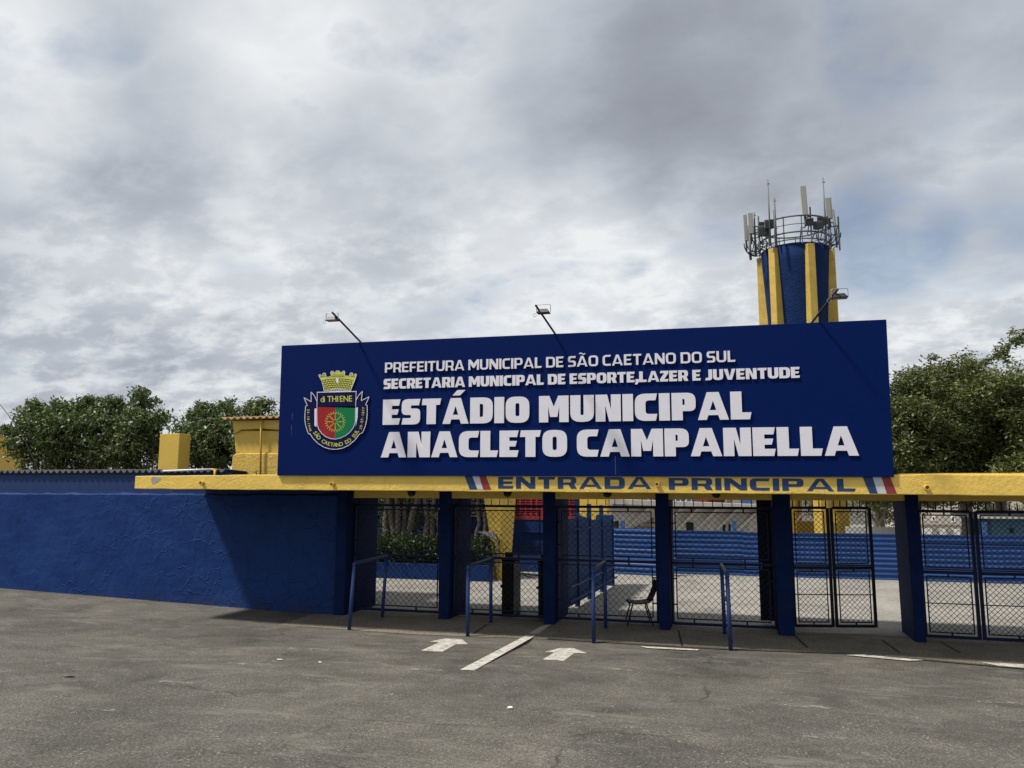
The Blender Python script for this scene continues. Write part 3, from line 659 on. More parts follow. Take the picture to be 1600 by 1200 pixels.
# ------------------------------------------------------------------ flood lights on the sign
def floodlight(b0, tipd, label, side):
    root = thing('floodlight', label, 'floodlight', b0, 'floodlights on arms above the sign')
    b0 = Vector(b0); tip = b0 + Vector(tipd); d = (tip - b0).normalized()
    MB().tube([b0 - d * .25, tip], .018, 8).build('arm', M['pole'], root, True)
    c = b0 + (tip - b0) * .84 + Vector((side * .085, -.02, -.02))
    hb = MB().hexa([c + Vector(p) for p in ((-.115, -.08, -.045), (.115, -.08, -.045), (.115, .08, -.045), (-.115, .08, -.045))], [c + Vector(p) for p in ((-.065, -.04, .025), (.065, -.04, .025), (.065, .04, .025), (-.065, .04, .025))])
    hd = hb.build('lamp_head', M['pole'], root, bevel=.006)
    MB().box(c.x - .1, c.x + .1, c.y - .065, c.y + .065, c.z - .051, c.z - .0455).build('glass', M['glass'], hd)
    MB().tube([c + Vector(p) for p in ((-.12, 0, -.03), (-.12, 0, .09), (-.10, 0, .105), (.10, 0, .105), (.12, 0, .09), (.12, 0, -.03))], .006, 6).build('bracket', M['iron'], root)
    MB().tube([c + Vector((-.155 - .028 * math.cos(a), 0, -.07 + .028 * math.sin(a))) for a in np.linspace(0, 6.28, 11)] , .004, 5).build('cable_loop', M['iron'], root)
for (px, py, Y), (tx, ty), lab, sd_ in (((563, 534, 13.42), (519, 488), 'black floodlight on a bent-out arm above the crest end of the navy sign', -1),
                                    ((867, 521, 13.42), (837, 477), 'black floodlight on an arm rising from the middle of the navy sign top edge', 1),
                                    ((1270, 502, 13.42), (1309, 452), 'black floodlight on an arm leaning right in front of the water tower', 1)):
    a = at(px, py, Y); b = at(tx, ty, Y - .95); floodlight(a, b - a, lab, sd_ if sd_ else 1)

# ------------------------------------------------------------------ boundary wall
wallr = thing('boundary_wall', 'rough plastered dark blue boundary wall left of the gates under a corrugated roof edge', 'wall', (-12, 15.45, 0))
wb = MB(); zt = 2.50; XW0, XW1 = -30., -8.12; n = 70
def wfn(i, j):
    x = XW0 + (XW1 - XW0) * i; z0 = gz(x, 15.4) - .05; z = z0 + (zt - z0) * j
    return (x, 15.45 + .012 * math.sin(x * 3.1 + z * 2) * math.sin(z * 4.3 + x), z + (random.uniform(-.012, .006) if j > .99 else 0))
wb.grid(wfn, 140, 12)
o1 = len(wb.v)
for i in range(141):
    p = wb.v[i * 13 + 12]; k = random.uniform(.6, 1.4); wb.v.append((p[0], 15.485 + .02 * k, p[2] + .035 * k)); wb.v.append((p[0], 15.60, p[2] + .04 * k))
for i in range(140):
    wb.f.append((i * 13 + 12, (i + 1) * 13 + 12, o1 + 2 * i + 2, o1 + 2 * i)); wb.f.append((o1 + 2 * i, o1 + 2 * i + 2, o1 + 2 * i + 3, o1 + 2 * i + 1))
wb.build('plaster_face', M['wall'], wallr)
MB().hexa([(XW0, 15.53, 0), (XW1, 15.53, 0), (XW1, 15.72, 0), (XW0, 15.72, 0)], [(XW0, 15.53, 2.62), (XW1, 15.53, 2.62), (XW1, 15.72, 2.62), (XW0, 15.72, 2.62)]).box(XW0, -10.95, 15.53, 15.72, 2.62, 3.01).build('block_course', M['block'], wallr)
MB().box(XW0, -11.0, 15.50, 15.53, 2.985, 3.02).build('eave_board', M['bluewall'], wallr)
MB().hexa([(-8.115, 15.40, 0), (-7.86, 15.40, 0), (-7.86, 16.95, 0), (-8.115, 16.95, 0)], [(-8.115, 15.40, 2.63), (-7.86, 15.40, 2.63), (-7.86, 16.95, 2.63), (-8.115, 16.95, 2.63)]).build('end_pier', M['col'], wallr, bevel=.015)
def rfn(u, v):
    x = XW0 + (-10.95 - XW0) * u; return (x, 15.465 + v * 1.3, 3.06 + .036 * math.cos(2 * math.pi * x / .177) - .06 * v)
rf = MB().grid(rfn, 1300, 2); rfo = rf.build('corrugated_roof', M['roof'], wallr, True)
so_ = rfo.modifiers.new('thick', 'SOLIDIFY'); so_.thickness = .02
# pipe along the roof end
pp = [at(255, 736, 15.42), at(330, 733.5, 15.42), at(336, 733, 15.42)]
pipe = thing('water_pipe', 'white and yellow water pipe running along the roof end to the yellow rooftop pier', 'pipe', pp[1])
MB().tube([tuple(p) for p in pp[:2]], .025, 8).build('white_run', M['whitepl'], pipe, True)
e1 = at(336, 734, 15.42); e2 = at(362, 741, 16.2)
MB().tube([pp[1] + np.array([.0, 0, 0]), e1, e2], .026, 8).build('yellow_run', M['yellow_smooth'], pipe, True)
MB().tube([e1, (e1[0], e1[1], 2.84)], .026, 8).build('down_pipe', M['yellow_smooth'], pipe, True)

# ------------------------------------------------------------------ gates
def strand(mb, a, b, r):
    mb.bar(a, b, r * 2, r * 2, (0, 1, 0))
def chainlink(P, u0, u1, z0, z1, cell, r, name, parent):
    """woven diagonal wires clipped to the panel; P(u, z, off) gives the point"""
    mb = MB(); W_, H_ = u1 - u0, z1 - z0
    for sgn in (1, -1):
        c = -H_
        while c < W_ + H_:
            pts = []
            # line u = c + sgn-dependent slope 1
            for z in (0, H_):
                u = c + (z if sgn > 0 else H_ - z); pts.append((u, z))
            (ua, za), (ub, zb_) = pts
            if ua > ub: (ua, za), (ub, zb_) = (ub, zb_), (ua, za)
            if ub > 0 and ua < W_:
                sl = (zb_ - za) / (ub - ua) if ub != ua else 0
                if ua < 0: za += sl * (0 - ua); ua = 0
                if ub > W_: zb_ += sl * (W_ - ub); ub = W_
                if ub - ua > .01: strand(mb, P(u0 + ua, z0 + za, .004 * sgn), P(u0 + ub, z0 + zb_, .004 * sgn), r)
            c += cell
    return mb.build(name, M['black'], parent)
def gate(A, B, z0, ztop, label, style, mat, group='chain link gates under the canopy'):
    A = np.array(A, float); B = np.array(B, float); Ln = np.linalg.norm(B - A); d = (B - A) / Ln; nrm = np.array([d[1], -d[0]])
    def P(u, z, off=0.): q = A + d * u + nrm * off; return (q[0], q[1], z)
    root = thing('chain_link_gate', label, 'gate', P(Ln / 2, 0), group)
    if style == 'A':
        fr = MB(); zm = 1.245; zr = ztop
        for z, t_ in ((z0, .05), (zm, .05), (zr, .05)): fr.bar(P(0, z), P(Ln, z), t_, t_)
        fr.bar(P(.02, z0), P(.02, zr), .04, .04, (0, 1, 0)); fr.bar(P(Ln - .02, z0), P(Ln - .02, zr), .04, .04, (0, 1, 0))
        stubs = []
        for z, zz_ in ((z0, z0 + .09), (zm - .09, zm), (zm, zm + .09), (zr - .09, zr)):
            for k in (.22, .72): fr.bar(P(Ln * k, z), P(Ln * k, zz_), .03, .03, (0, 1, 0))
        for z in (z0 + .35, zm + .3, zr - .3, zm - .3):
            for a, b in ((0, .11), (Ln - .11, Ln)): fr.bar(P(a, z), P(b, z), .025, .025)
        fr.build('frame', mat, root)
        for z1, z2 in ((z0 + .09, zm - .09), (zm + .09, zr - .09)):
            pf = MB()
            for z in (z1, z2): pf.bar(P(.11, z), P(Ln - .11, z), .022, .022)
            for u in (.11, Ln - .11): pf.bar(P(u, z1), P(u, z2), .022, .022, (0, 1, 0))
            po = pf.build('mesh_panel', mat, root)
            # knuckles of the wire standing proud of the rod
            chainlink(P, .10, Ln - .10, z1 - .018, z2 + .018, .122, .0035, 'wire_mesh', po)
        sp_gap, sh_ = .18, .175
    else:
        fr = MB(); zm = 1.21; zr = ztop
        for u in (.025, Ln - .025): fr.bar(P(u, z0 - .02), P(u, zr), .055, .05, (0, 1, 0))
        for z in (z0, zr): fr.bar(P(.05, z), P(Ln - .05, z), .05, .05)
        fr.bar(P(.05, zm + .03), P(Ln - .05, zm + .03), .02, .02); fr.bar(P(.05, zm - .015), P(Ln - .05, zm - .015), .045, .05)
        for z in (z0 + .57, zr - .58): fr.bar(P(.05, z), P(Ln - .05, z), .016, .016)
        fr.bar(P(Ln * .5, z0), P(Ln * .5, z0 + .07), .025, .025, (0, 1, 0)); fr.bar(P(Ln * .5, zr - .07), P(Ln * .5, zr), .025, .025, (0, 1, 0)); fr.bar(P(Ln * .5, zm - .09), P(Ln * .5, zm), .025, .025, (0, 1, 0))
        fr.build('frame', mat, root)
        for z1, z2 in ((z0 + .07, zm - .09), (zm + .07, zr - .07)):
            pf = MB()
            for z in (z1, z2): pf.bar(P(.10, z), P(Ln - .10, z), .02, .02)
            for u in (.10, Ln - .10): pf.bar(P(u, z1), P(u, z2), .02, .02, (0, 1, 0))
            po = pf.build('mesh_panel', mat, root); chainlink(P, .095, Ln - .095, z1 - .015, z2 + .015, .095, .0038, 'wire_mesh', po)
        for z in (z0 + .3, zr - .3):
            MB().tube([P(Ln - .01, z - .05, -.03), P(Ln - .01, z + .05, -.03)], .022, 8).build('hinge', mat, root)
        sp_gap, sh_ = .125, .165
    k = 0; u = sp_gap * .6
    while u < Ln - .04:
        a = P(u, zr + .02); b = P(u, zr + sh_ * .8); c = P(u, zr + sh_ + .02)
        MB().tube([a, b, c], [.0085, .0085, .002] if style == 'A' else [.013, .011, .002], 5).build('spike', mat, root); u += sp_gap
    return root
YGt = 15.74
gate((-7.855, YGt), (-5.80, YGt), .11, 2.30, 'black spiked chain link gate beside the blue wall end, in front of the tree planter', 'A', M['navy_steel'])
gate((-5.57, YGt), (-3.60, YGt), .11, 2.30, 'black spiked chain link gate with a dark turnstile cabinet behind it', 'A', M['navy_steel'])
gate((-3.36, YGt), (-1.35, YGt), .11, 2.30, 'black spiked chain link gate with the black chair behind it', 'A', M['navy_steel'])
gate((-1.11, YGt), (.82, YGt), .11, 2.30, 'black spiked chain link gate between the chair gate and the widest pillar', 'A', M['navy_steel'])
gate((1.12, 15.95), (1.85, 16.12), .13, 2.31, 'narrow black chain link gate leaf hinged on the widest blue pillar', 'B', M['black'])
gate((1.87, 16.12), (2.62, 16.32), .13, 2.31, 'narrow black gate leaf swung ajar beside an open gap, yellow tower legs behind', 'B', M['black'])
gate((3.30, 15.82), (4.20, 15.78), .08, 2.27, 'black chain link gate leaf right of the last full pillar, beige building behind', 'B', M['navy_steel'])
gate((4.225, 15.78), (5.36, 15.80), .08, 2.27, 'black chain link gate leaf at the right end of the row, teal hut behind', 'B', M['navy_steel'])

dl = thing('steel_door', 'dark solid steel door leaf standing open against the widest blue pillar', 'door', (at(1195, 975, 16.75)[0], 16.75, 0))
dx0, dx1 = at(1186, 900, 16.75)[0], at(1210, 900, 16.75)[0]
MB().box(dx0, dx1, 16.72, 16.78, .08, 2.5).build('leaf', M['navy_steel'], dl, bevel=.004)
for z in (.1, .9, 1.7, 2.44): MB().box(dx0 + .01, dx1 - .01, 16.70, 16.719, z, z + .05).build('batten', M['black'], dl)
MB().tube([(dx0 + .05, 16.71, 1.05), (dx0 + .05, 16.66, 1.07), (dx0 + .05, 16.66, 1.2), (dx0 + .05, 16.71, 1.22)], .01, 6).build('handle', M['iron'], dl)
# ------------------------------------------------------------------ guide rails
def rail(x, lean, label, mid=False, rx=-.02):
    root = thing('guide_rail', label, 'railing', (x, 13.9, 0), 'blue guide rails in front of the gates'); r = .035; zt_ = 1.235
    a = (x, 13.9, gz(x, 13.9) - .02); b = (x + lean, 13.9, zt_); c = (x + lean + rx, 15.42, zt_ + .02); d = (x + rx, 15.42, 0)
    MB().tube([a, (b[0], b[1], b[2] - .02)], r, 12).build('front_post', M['rail'], root, True); MB().tube([d, (c[0], c[1], c[2] - .02)], r, 12).build('rear_post', M['rail'], root, True)
    MB().tube([(b[0], b[1] - .01, b[2] - .05), (b[0], b[1] + .0, b[2] - .012), (b[0], b[1] + .04, b[2])] + [c, (c[0], c[1] + .03, c[2] - .03)], r * 1.0, 12).build('top_rail', M['rail'], root, True)
    if mid: MB().tube([(x + .01, 13.9, .72), (x + rx, 15.42, .70)], .025, 10).build('middle_rail', M['rail'], root, True)
rail(-6.98, .07, 'blue tube guide rail nearest the dark wall end, leaning slightly'); rail(-4.62, -.01, 'blue tube guide rail in front of the turnstile gate')
rail(-2.32, .0, 'blue tube guide rail left of the black chair'); rail(-.03, -.02, 'blue guide rail with a middle bar, seen almost end on', True, -.1)

# ------------------------------------------------------------------ chair behind the gate
def chair():
    cx, cy = -1.78, 16.12; root = thing('chair', 'black plastic shell chair with thin metal legs behind the gate', 'chair', (cx, cy, 0))
    def sfn(u, v):
        t_ = u; y = cy + (v - .5) * .46 * (1 - .12 * max(0, t_ - .6))
        if t_ < .5: x = cx - .22 + .42 * t_ / .5; z = .445 - .03 * math.sin(t_ / .5 * math.pi) - (.02 if t_ < .05 else 0)
        else:
            k = (t_ - .5) / .5; x = cx + .20 + .14 * k + .02 * math.sin(k * 3.1); z = .45 + .39 * k
        x -= .035 * (1 - (2 * v - 1) ** 2) * (-1 if t_ > .55 else 0); z += .018 * (2 * v - 1) ** 2
        return (x, y, z)
    s1 = MB().grid(lambda u, v: sfn(u * .5, v), 10, 8).build('seat', M['plastic'], root, True); s2_ = MB().grid(lambda u, v: sfn(.5 + u * .5, v), 10, 8).build('backrest', M['plastic'], root, True)
    for s_ in (s1, s2_): mo = s_.modifiers.new('t', 'SOLIDIFY'); mo.thickness = .022
    for sx, sy in ((-1, -1), (-1, 1), (1, -1), (1, 1)):
        MB().tube([(cx + sx * .13, cy + sy * .15, .43), (cx + sx * .25, cy + sy * .2, .008)], .014, 8).build('leg', M['black'], root, True)
    MB().tube([(cx - .17, cy - .175, .25), (cx - .17, cy + .175, .25)], .008, 6).build('stretcher', M['black'], root)
    root.rotation_euler = (0, 0, R(14))
chair()
# ------------------------------------------------------------------ turnstile behind gate 2
def turnstile(x0, x1, y0, y1, h, label, arms):
    root = thing('turnstile', label, 'turnstile', ((x0 + x1) / 2, (y0 + y1) / 2, 0), 'turnstile cabinets inside the gates')
    MB().box(x0, x1, y0, y1, 0, h).build('cabinet', M['plastic'], root, bevel=.015)
    MB().box(x1 + .0, x1 + .006, y0 + .03, y1 - .03, .05, h - .05).build('side_plate', M['concrete'], root)
    MB().box(x0 - .01, x1 + .015, y0 - .015, y1 + .015, h, h + .035).build('top_cap', M['plastic'], root, bevel=.01)
    MB().box(x0 + .05, x1 - .05, y0 + .05, y0 + .17, h + .035, h + .16).build('reader', M['plastic'], root, bevel=.01)
    if arms:
        for a in (0, 2.1, 4.2):
            MB().tube([(x1, y0 + .3, .88), (x1 + .42 * math.cos(.35), y0 + .3 + .3 * math.sin(a), .88 + .3 * math.cos(a) * .5)], .016, 8).build('arm', M['iron'], root)
    MB().tube([(x0 - .002, y0 + .1, .62), (x0 - .05, y0 + .1, .6)], .03, 8).build('latch', M['plastic'], root)
turnstile(-4.66, -4.40, 16.25, 16.85, 1.16, 'dark turnstile cabinet with grey side behind the second gate', True)
turnstile(-3.86, -3.64, 16.2, 16.8, 1.14, 'dark turnstile cabinet close beside the pillar right of the second gate', False)

# ------------------------------------------------------------------ lamps under the canopy
for px, lab in ((643, 'small dark lamp under the canopy above the planter gate'), (793, 'small dark dome lamp under the canopy above the turnstile gate'),
                (949, 'small dark lamp under the canopy above the chair gate'), (1119, 'small dark dome lamp under the canopy above the gate with the end-on rail')):
    p = at(px, 768, 14.4); root = thing('canopy_lamp', lab, 'lamp', (p[0], 14.4, 2.6), 'dark lamps under the canopy'); x = p[0]
    MB().tube([(x, 14.4, 2.64), (x, 14.4, 2.57)], .085, 14).build('housing', M['plastic'], root)
    MB().tube([(x, 14.4, 2.57), (x, 14.4, 2.53), (x, 14.4, 2.505), (x, 14.4, 2.495)], [.075, .07, .045, .012], 14).build('dome', M['pole'], root, True)

# ------------------------------------------------------------------ courtyard: fences
def corr_fence(A, B, z1, label, nsheets, cat='fence'):
    A = np.array(A, float); B = np.array(B, float); Ln = np.linalg.norm(B - A); d = (B - A) / Ln; nn = np.array([d[1], -d[0]])
    root = thing('corrugated_fence', label, cat, (*(A + B) / 2, 0), 'blue corrugated metal fences across the courtyard')
    for k in range(nsheets):
        u0 = Ln * k / nsheets; u1 = Ln * (k + 1) / nsheets + .05; off = .012 * (k % 2); dz = random.uniform(-.015, .015)
        def fn(i, j):
            u = u0 + (u1 - u0) * i; z = .02 + (z1 - .02) * j; ph = z / .148 % 1.0
            y = .042 * (1 if ph < .35 else (1 - (ph - .35) / .15 if ph < .5 else (0 if ph < .85 else (ph - .85) / .15)))
            q = A + d * u + nn * (y + off); return (q[0], q[1], z + dz)
        MB().grid(fn, 1, 90).build('metal_sheet', M['fence'], root)
    for k in range(nsheets + 1):
        q = A + d * (Ln * k / nsheets) - nn * .06; MB().box(q[0] - .03, q[0] + .03, q[1] - .03, q[1] + .03, 0, z1 - .05).build('post', M['fence'], root)
pA = at(957, 830, 25.6); pB = at(1040, 826, 25.9)
corr_fence((-3.55, 25.5), (-1.85, 25.2), 1.45, 'short blue corrugated fence panel angled between blue sheet fence and main run', 1)
corr_fence((-2.0, 26.1), (12.4, 26.1), 1.37, 'long blue corrugated metal fence across the back of the courtyard', 6)
# blue sheet fence running back from the gates
M['sheetblue'] = paint('sheet_blue', (.011, .037, .125), .6, .25, 2, .1, 30, dirt=(.03, .045, .085), ds=2.5, spec=.15)
root = thing('sheet_fence', 'blue metal sheet fence with tall posts running back into the courtyard', 'fence', (-3.3, 20, 0))
ys_ = [16.95, 18.1, 19.4, 20.9, 22.3]; xs_ = [-3.45, -3.38, -3.32, -3.25, -3.17]; hs = [2.35, 2.52, 2.3, 2.25, 1.95]
for i in range(5):
    MB().box(xs_[i] - .05, xs_[i] + .05, ys_[i] - .05, ys_[i] + .05, 0, hs[i]).build('post', M['sheetblue'], root)
for i in range(4):
    zt_ = (2.0, 1.98, 1.9, 1.85)[i]; b = [(xs_[i] - .01, ys_[i] + .05, .1), (xs_[i] + .01, ys_[i] + .05, .1), (xs_[i + 1] + .01, ys_[i + 1] - .05, .1), (xs_[i + 1] - .01, ys_[i + 1] - .05, .1)]
    MB().hexa(b, [(p[0], p[1], zt_) for p in b]).build('sheet', M['sheetblue'], root)
    MB().bar((xs_[i] + .03, ys_[i], zt_ - .25), (xs_[i + 1] + .03, ys_[i + 1], zt_ - .25), .04, .04).build('rail', M['sheetblue'], root)
    for z in (.25, .55): MB().tube([(xs_[i] + .12, ys_[i], z), (xs_[i + 1] + .12, ys_[i + 1], z)], .022, 6).build('rail', M['rail'], root)
MB().box(-3.62, -3.15, 22.3, 22.36, 0, 1.95).build('end_sheet', M['sheetblue'], root)

# ------------------------------------------------------------------ courtyard: planter, hedge, blue building
def leaves(centres, radii, counts, size, drop=.0, aspect=2.2, shell=.6, flat=.5, per=26, tight=1.0):
    """clumps of leaf-sized diamonds spread through ellipsoids"""
    P = []; 
    for (c, r, n) in zip(centres, radii, counts):
        nt_ = max(6, n // per); u = rng.normal(size=(nt_, 3)); u /= np.linalg.norm(u, axis=1)[:, None]
        rad = shell + (1 - shell) * rng.random(nt_) ** .5; rad *= rng.uniform(.78, 1.12, nt_)
        tw = np.array(c) + u * rad[:, None] * np.array(r); k = rng.integers(0, nt_, n)
        sp = (.16 * float(np.mean(r)) + size * .8) * tight
        P.append(tw[k] + rng.normal(size=(n, 3)) * sp * np.array([1, 1, .75]))
    P = np.concatenate(P); n = len(P)
    ax = rng.normal(size=(n, 3)); ax[:, 2] = ax[:, 2] * .6 - drop; ax /= np.linalg.norm(ax, axis=1)[:, None]
    nr = rng.normal(size=(n, 3)); nr[:, 2] += flat * 2; sd_ = np.cross(ax, nr); sd_ /= np.linalg.norm(sd_, axis=1)[:, None] + 1e-9
    s_ = size * rng.uniform(.6, 1.35, n)[:, None]; up_ = np.cross(sd_, ax)
    V = np.stack([P - ax * s_ * .5, P + sd_ * s_ / aspect * .5 + up_ * s_ * .08, P + ax * s_ * .5 - up_ * s_ * .06, P - sd_ * s_ / aspect * .5 + up_ * s_ * .08], 1).reshape(-1, 3)
    return V, np.arange(4 * n).reshape(-1, 4)
def limb(mb, a, b, r0, r1, wob=.08, n=6):
    a = np.array(a, float); b = np.array(b, float); Ln = np.linalg.norm(b - a); pts = []
    for i in range(n + 1):
        t_ = i / n; p = a + (b - a) * t_ + (rng.normal(size=3) * wob * Ln * .35 * math.sin(t_ * math.pi) if 0 < i < n else 0); pts.append(tuple(p))
    mb.tube(pts, [r0 + (r1 - r0) * i / n for i in range(n + 1)], 7)
planter = thing('planter_wall', 'low blue planter wall in the courtyard behind the first gates', 'planter', (-10, 22.4, 0))
MB().box(-26, -6.75, 22.2, 22.4, 0, .46).build('front_wall', M['bluewall'], planter, bevel=.01); MB().box(-26, -6.75, 22.4, 23.9, 0, .38).build('soil', M['bark'], planter)
hz = []; hr = []; hc = []
x = -13.0
while x < -6.9: hz.append((x, 22.75 + random.uniform(-.15, .2), .80 + random.uniform(-.08, .12))); hr.append((.5, .45, .42)); hc.append(1500); x += .33
V, F4 = leaves(hz, hr, hc, .085, 0, 2.4, .6)
hedge = np_mesh('hedge', V, F4, M['leaf_hedge']); tag(hedge, 'low leafy green hedge growing in the blue planter', 'hedge')
bb = thing('blue_building', 'blue building with dark louvres and a red block screen behind the planter trees', 'building', (-9, 27, 0))
wx0, wx1 = at(560, 800, 27)[0], at(900, 800, 27)[0]
xa = at(803, 800, 27)[0]
MB().box(wx0, wx1, 27, 30, 0, 1.62).build('wall', M['bluewall'], bb); MB().box(wx0, wx1, 27.3, 30, 1.62, 4.2).build('upper_wall', M['bluewall'], bb)
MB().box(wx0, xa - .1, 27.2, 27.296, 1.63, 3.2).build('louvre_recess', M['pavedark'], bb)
lv = MB()
for k in range(13): lv.box(wx0 + .05, xa - .15, 27.08, 27.19, 1.70 + k * .115, 1.70 + k * .115 + .05)
lv.build('louvre', M['greywall'], bb)
MB().box(wx0 - .3, xa - .6, 24.6, 27.0, 3.32, 3.5).build('shade_slab', M['bluewall'], bb)  # added slab, hidden behind the sign, to shade the louvred wall part
x = wx0 + .3
while x < xa - .2: MB().box(x, x + .10, 27.02, 27.075, 1.63, 3.3).build('mullion', M['bluewall'], bb); x += .55
gr_ = MB()
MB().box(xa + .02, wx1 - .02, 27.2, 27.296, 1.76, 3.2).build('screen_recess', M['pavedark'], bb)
for k in range(18): gr_.box(xa, wx1, 27.0, 27.1, 1.72 + k * .085, 1.72 + k * .085 + .042)
x = xa
while x < wx1: gr_.box(x, x + .055, 26.99, 27.11, 1.64, 3.2); x += .2 if int((x - xa) / .2) % 2 else .2
gr_.box(xa, wx1, 26.98, 27.15, 1.625, 1.75); gr_.build('red_screen', M['redgrille'], bb)
MB().box(xa + .3, wx1, 26.92, 26.998, 1.18, 1.24).build('ledge', M['bluewall'], bb)
pk = thing('picket_railing', 'low black picket railing in front of the blue building wall', 'railing', (-7, 25.3, 0))
ka, kb = at(792, 870, 25.3)[0], at(852, 870, 25.3)[0]; z0_, z1_ = at(820, 866, 25.3)[2], at(820, 854, 25.3)[2]
MB().box(ka - .4, kb + 1.4, 25.3, 25.45, 0, z0_).build('base_wall', M['bluewall'], pk)
for z in (z0_ + .02, z1_): MB().bar((ka, 25.33, z), (kb + 1.3, 25.33, z), .03).build('rail', M['black'], pk)
x = ka
while x < kb + 1.3: MB().bar((x, 25.33, z0_), (x, 25.33, z1_ + .04), .028).build('picket', M['black'], pk); x += .105
# yellow flared supports
def support(base_pix, Y, dep, label, prof):
    root = thing('yellow_support', label, 'column', (*at(*base_pix, Y)[:2], 0), 'yellow grandstand supports')
    mb = MB(); f_ = [at(px, py, Y) for px, py in prof]
    mb.hexa([(p[0], Y, p[2]) for p in f_][::-1], [(p[0], Y + dep, p[2]) for p in f_][::-1]); mb.build('shaft', M['yellow_smooth'], root, bevel=.02); return root
q = at(788, 906, 22.95)
root = thing('yellow_support', 'tapering yellow concrete support with a lit edge behind the turnstile gate', 'column', (q[0], 22.95, 0), 'yellow grandstand supports')
b0 = zat(776, 905); b1 = zat(789, 906); b2 = zat(799, 901); b3 = b2 + (b0 - b1)
tz = 4.6; t0 = np.array([*at(757, 770, 22.9)[:2], 0]); 
def upz(pix_b, pix_t, Y):                # edge line prolonged to the top height
    a = at(*pix_b, Y); b = at(*pix_t, Y); k = (tz - a[2]) / (b[2] - a[2]); return a + (b - a) * k
E0, E1, E2 = upz((776, 905), (755, 772), 22.9), upz((780, 905), (784, 772), 22.9), upz((797, 901), (806.5, 772), 23.4)
E0b, E1b, E2b = at(776, 905, 22.9), at(780, 905, 22.9), at(797, 901, 23.4)
for e in (E0b, E1b, E2b): e[2] = 0
MB().hexa([tuple(E0b), tuple(E1b), tuple(E2b), (E0b[0], 23.6, 0)], [tuple(E0), tuple(E1), tuple(E2), (E0[0], 23.8, E0[2])]).build('shaft', M['yellow_smooth'], root, bevel=.01)
support((936, 880), 26.2, .5, 'yellow support with stepped head rising behind the blue sheet fence', [(932, 895), (939.5, 895), (940, 835), (949, 807), (952, 740), (896, 740), (906, 806), (925, 812), (931, 840)])
aw = thing('tilted_panel', 'small grey white tilted panel sticking out above the hedge', 'panel', at(760, 838, 22.6))
a, b, c = at(747, 832, 22.5), at(772, 832, 22.9), at(777, 845, 22.6)
MB().hexa([tuple(a), tuple(c), tuple(b)], [(a[0], a[1], a[2] + .03), (c[0], c[1], c[2] + .03), (b[0], b[1], b[2] + .03)]).build('sheet', M['roof'], aw)
MB().tube([(c[0], c[1], c[2]), (c[0], c[1], .3)], .02, 6).build('stem', M['iron'], aw)

# ------------------------------------------------------------------ trees
def tree(name, label, cat, base_, stems, clumps, n_per_m, leafsize, lmat, bmat, drop=.3, group=None, shell=.55, per=26, tight=1.0):
    root = thing(name, label, cat, base_, group); base_ = np.array(base_, float)
    mb = MB()
    for s_ in stems: limb(mb, *s_)
    mb.build('trunk', bmat, root, True)
    C_ = [c[:3] for c in clumps]; R_ = [c[3:6] for c in clumps]; N_ = [int(n_per_m * (r[0] * r[1] * r[2]) ** (2 / 3)) for r in R_]
    V, F4 = leaves(C_, R_, N_, leafsize, drop, 2.4, shell, .5, per, tight); np_mesh('crown', V, F4, lmat, root); return root
YT = 23.0
def ficus(px, top, spread, label, seed, lo=1.9):
    p = at(px, 735, YT); x = p[0]; zt_ = at(px, top, YT)[2]; cl = []; st = []
    for k in range(4):
        a = rng.uniform(-.3, .3); st.append(((x + rng.uniform(-.12, .12), YT + rng.uniform(-.1, .1), .4), (x + rng.uniform(-.55, .55) * spread, YT + rng.uniform(-.3, .3), lo + rng.uniform(.3, 1.0)), .09, .035, .12))
        e = st[-1][1]
        for j in range(2): st.append((e, (e[0] + rng.uniform(-.45, .45), e[1] + rng.uniform(-.3, .3), zt_ - rng.uniform(.3, 1.0)), .035, .01, .1))
    H_ = zt_ - lo
    cl.append((x, YT + .35, lo + H_ * .30, .85 * spread, .55, H_ * .38)); cl.append((x, YT - .25, lo + H_ * .68, .78 * spread, .8, H_ * .25))
    for k in range(6): cl.append((x + rng.uniform(-.85, .85) * spread, YT + rng.uniform(-.85, .2), lo + H_ * rng.uniform(.45, .82), .38, .36, .26))
    for k in range(3): cl.append((x + rng.uniform(-.5, .5) * spread, YT + rng.uniform(-.5, .3), zt_ - rng.uniform(.05, .45), .26, .26, .22))
    tree('ficus_tree', label, 'tree', (x, YT, .38), st, cl, 4600, .14, M['leaf_ficus'], M['bark'], .8, 'row of trees behind the blue wall', .62, 48, .66)
ficus(52, 630, .95, 'bushy dark tree at the far left, beside the yellow stand wall', 1); ficus(92, 624, 1., 'bushy dark tree, second from the far left above the roof edge', 2)
ficus(132, 622, 1., 'bushy dark tree in the middle of the left row', 3); ficus(172, 618, 1., 'bushy dark tree just left of the tallest one in the left row', 4)
ficus(222, 612, .85, 'tallest bushy tree of the left row, beside the square yellow pier', 5)
ficus(312, 634, .85, 'bushy tree between the square yellow pier and the tiled rooftop pier', 6); ficus(345, 628, .8, 'bushy tree just left of the tiled rooftop pier', 7); ficus(405, 622, 1.15, 'leafy tree top showing above the tiled rooftop pier', 8)
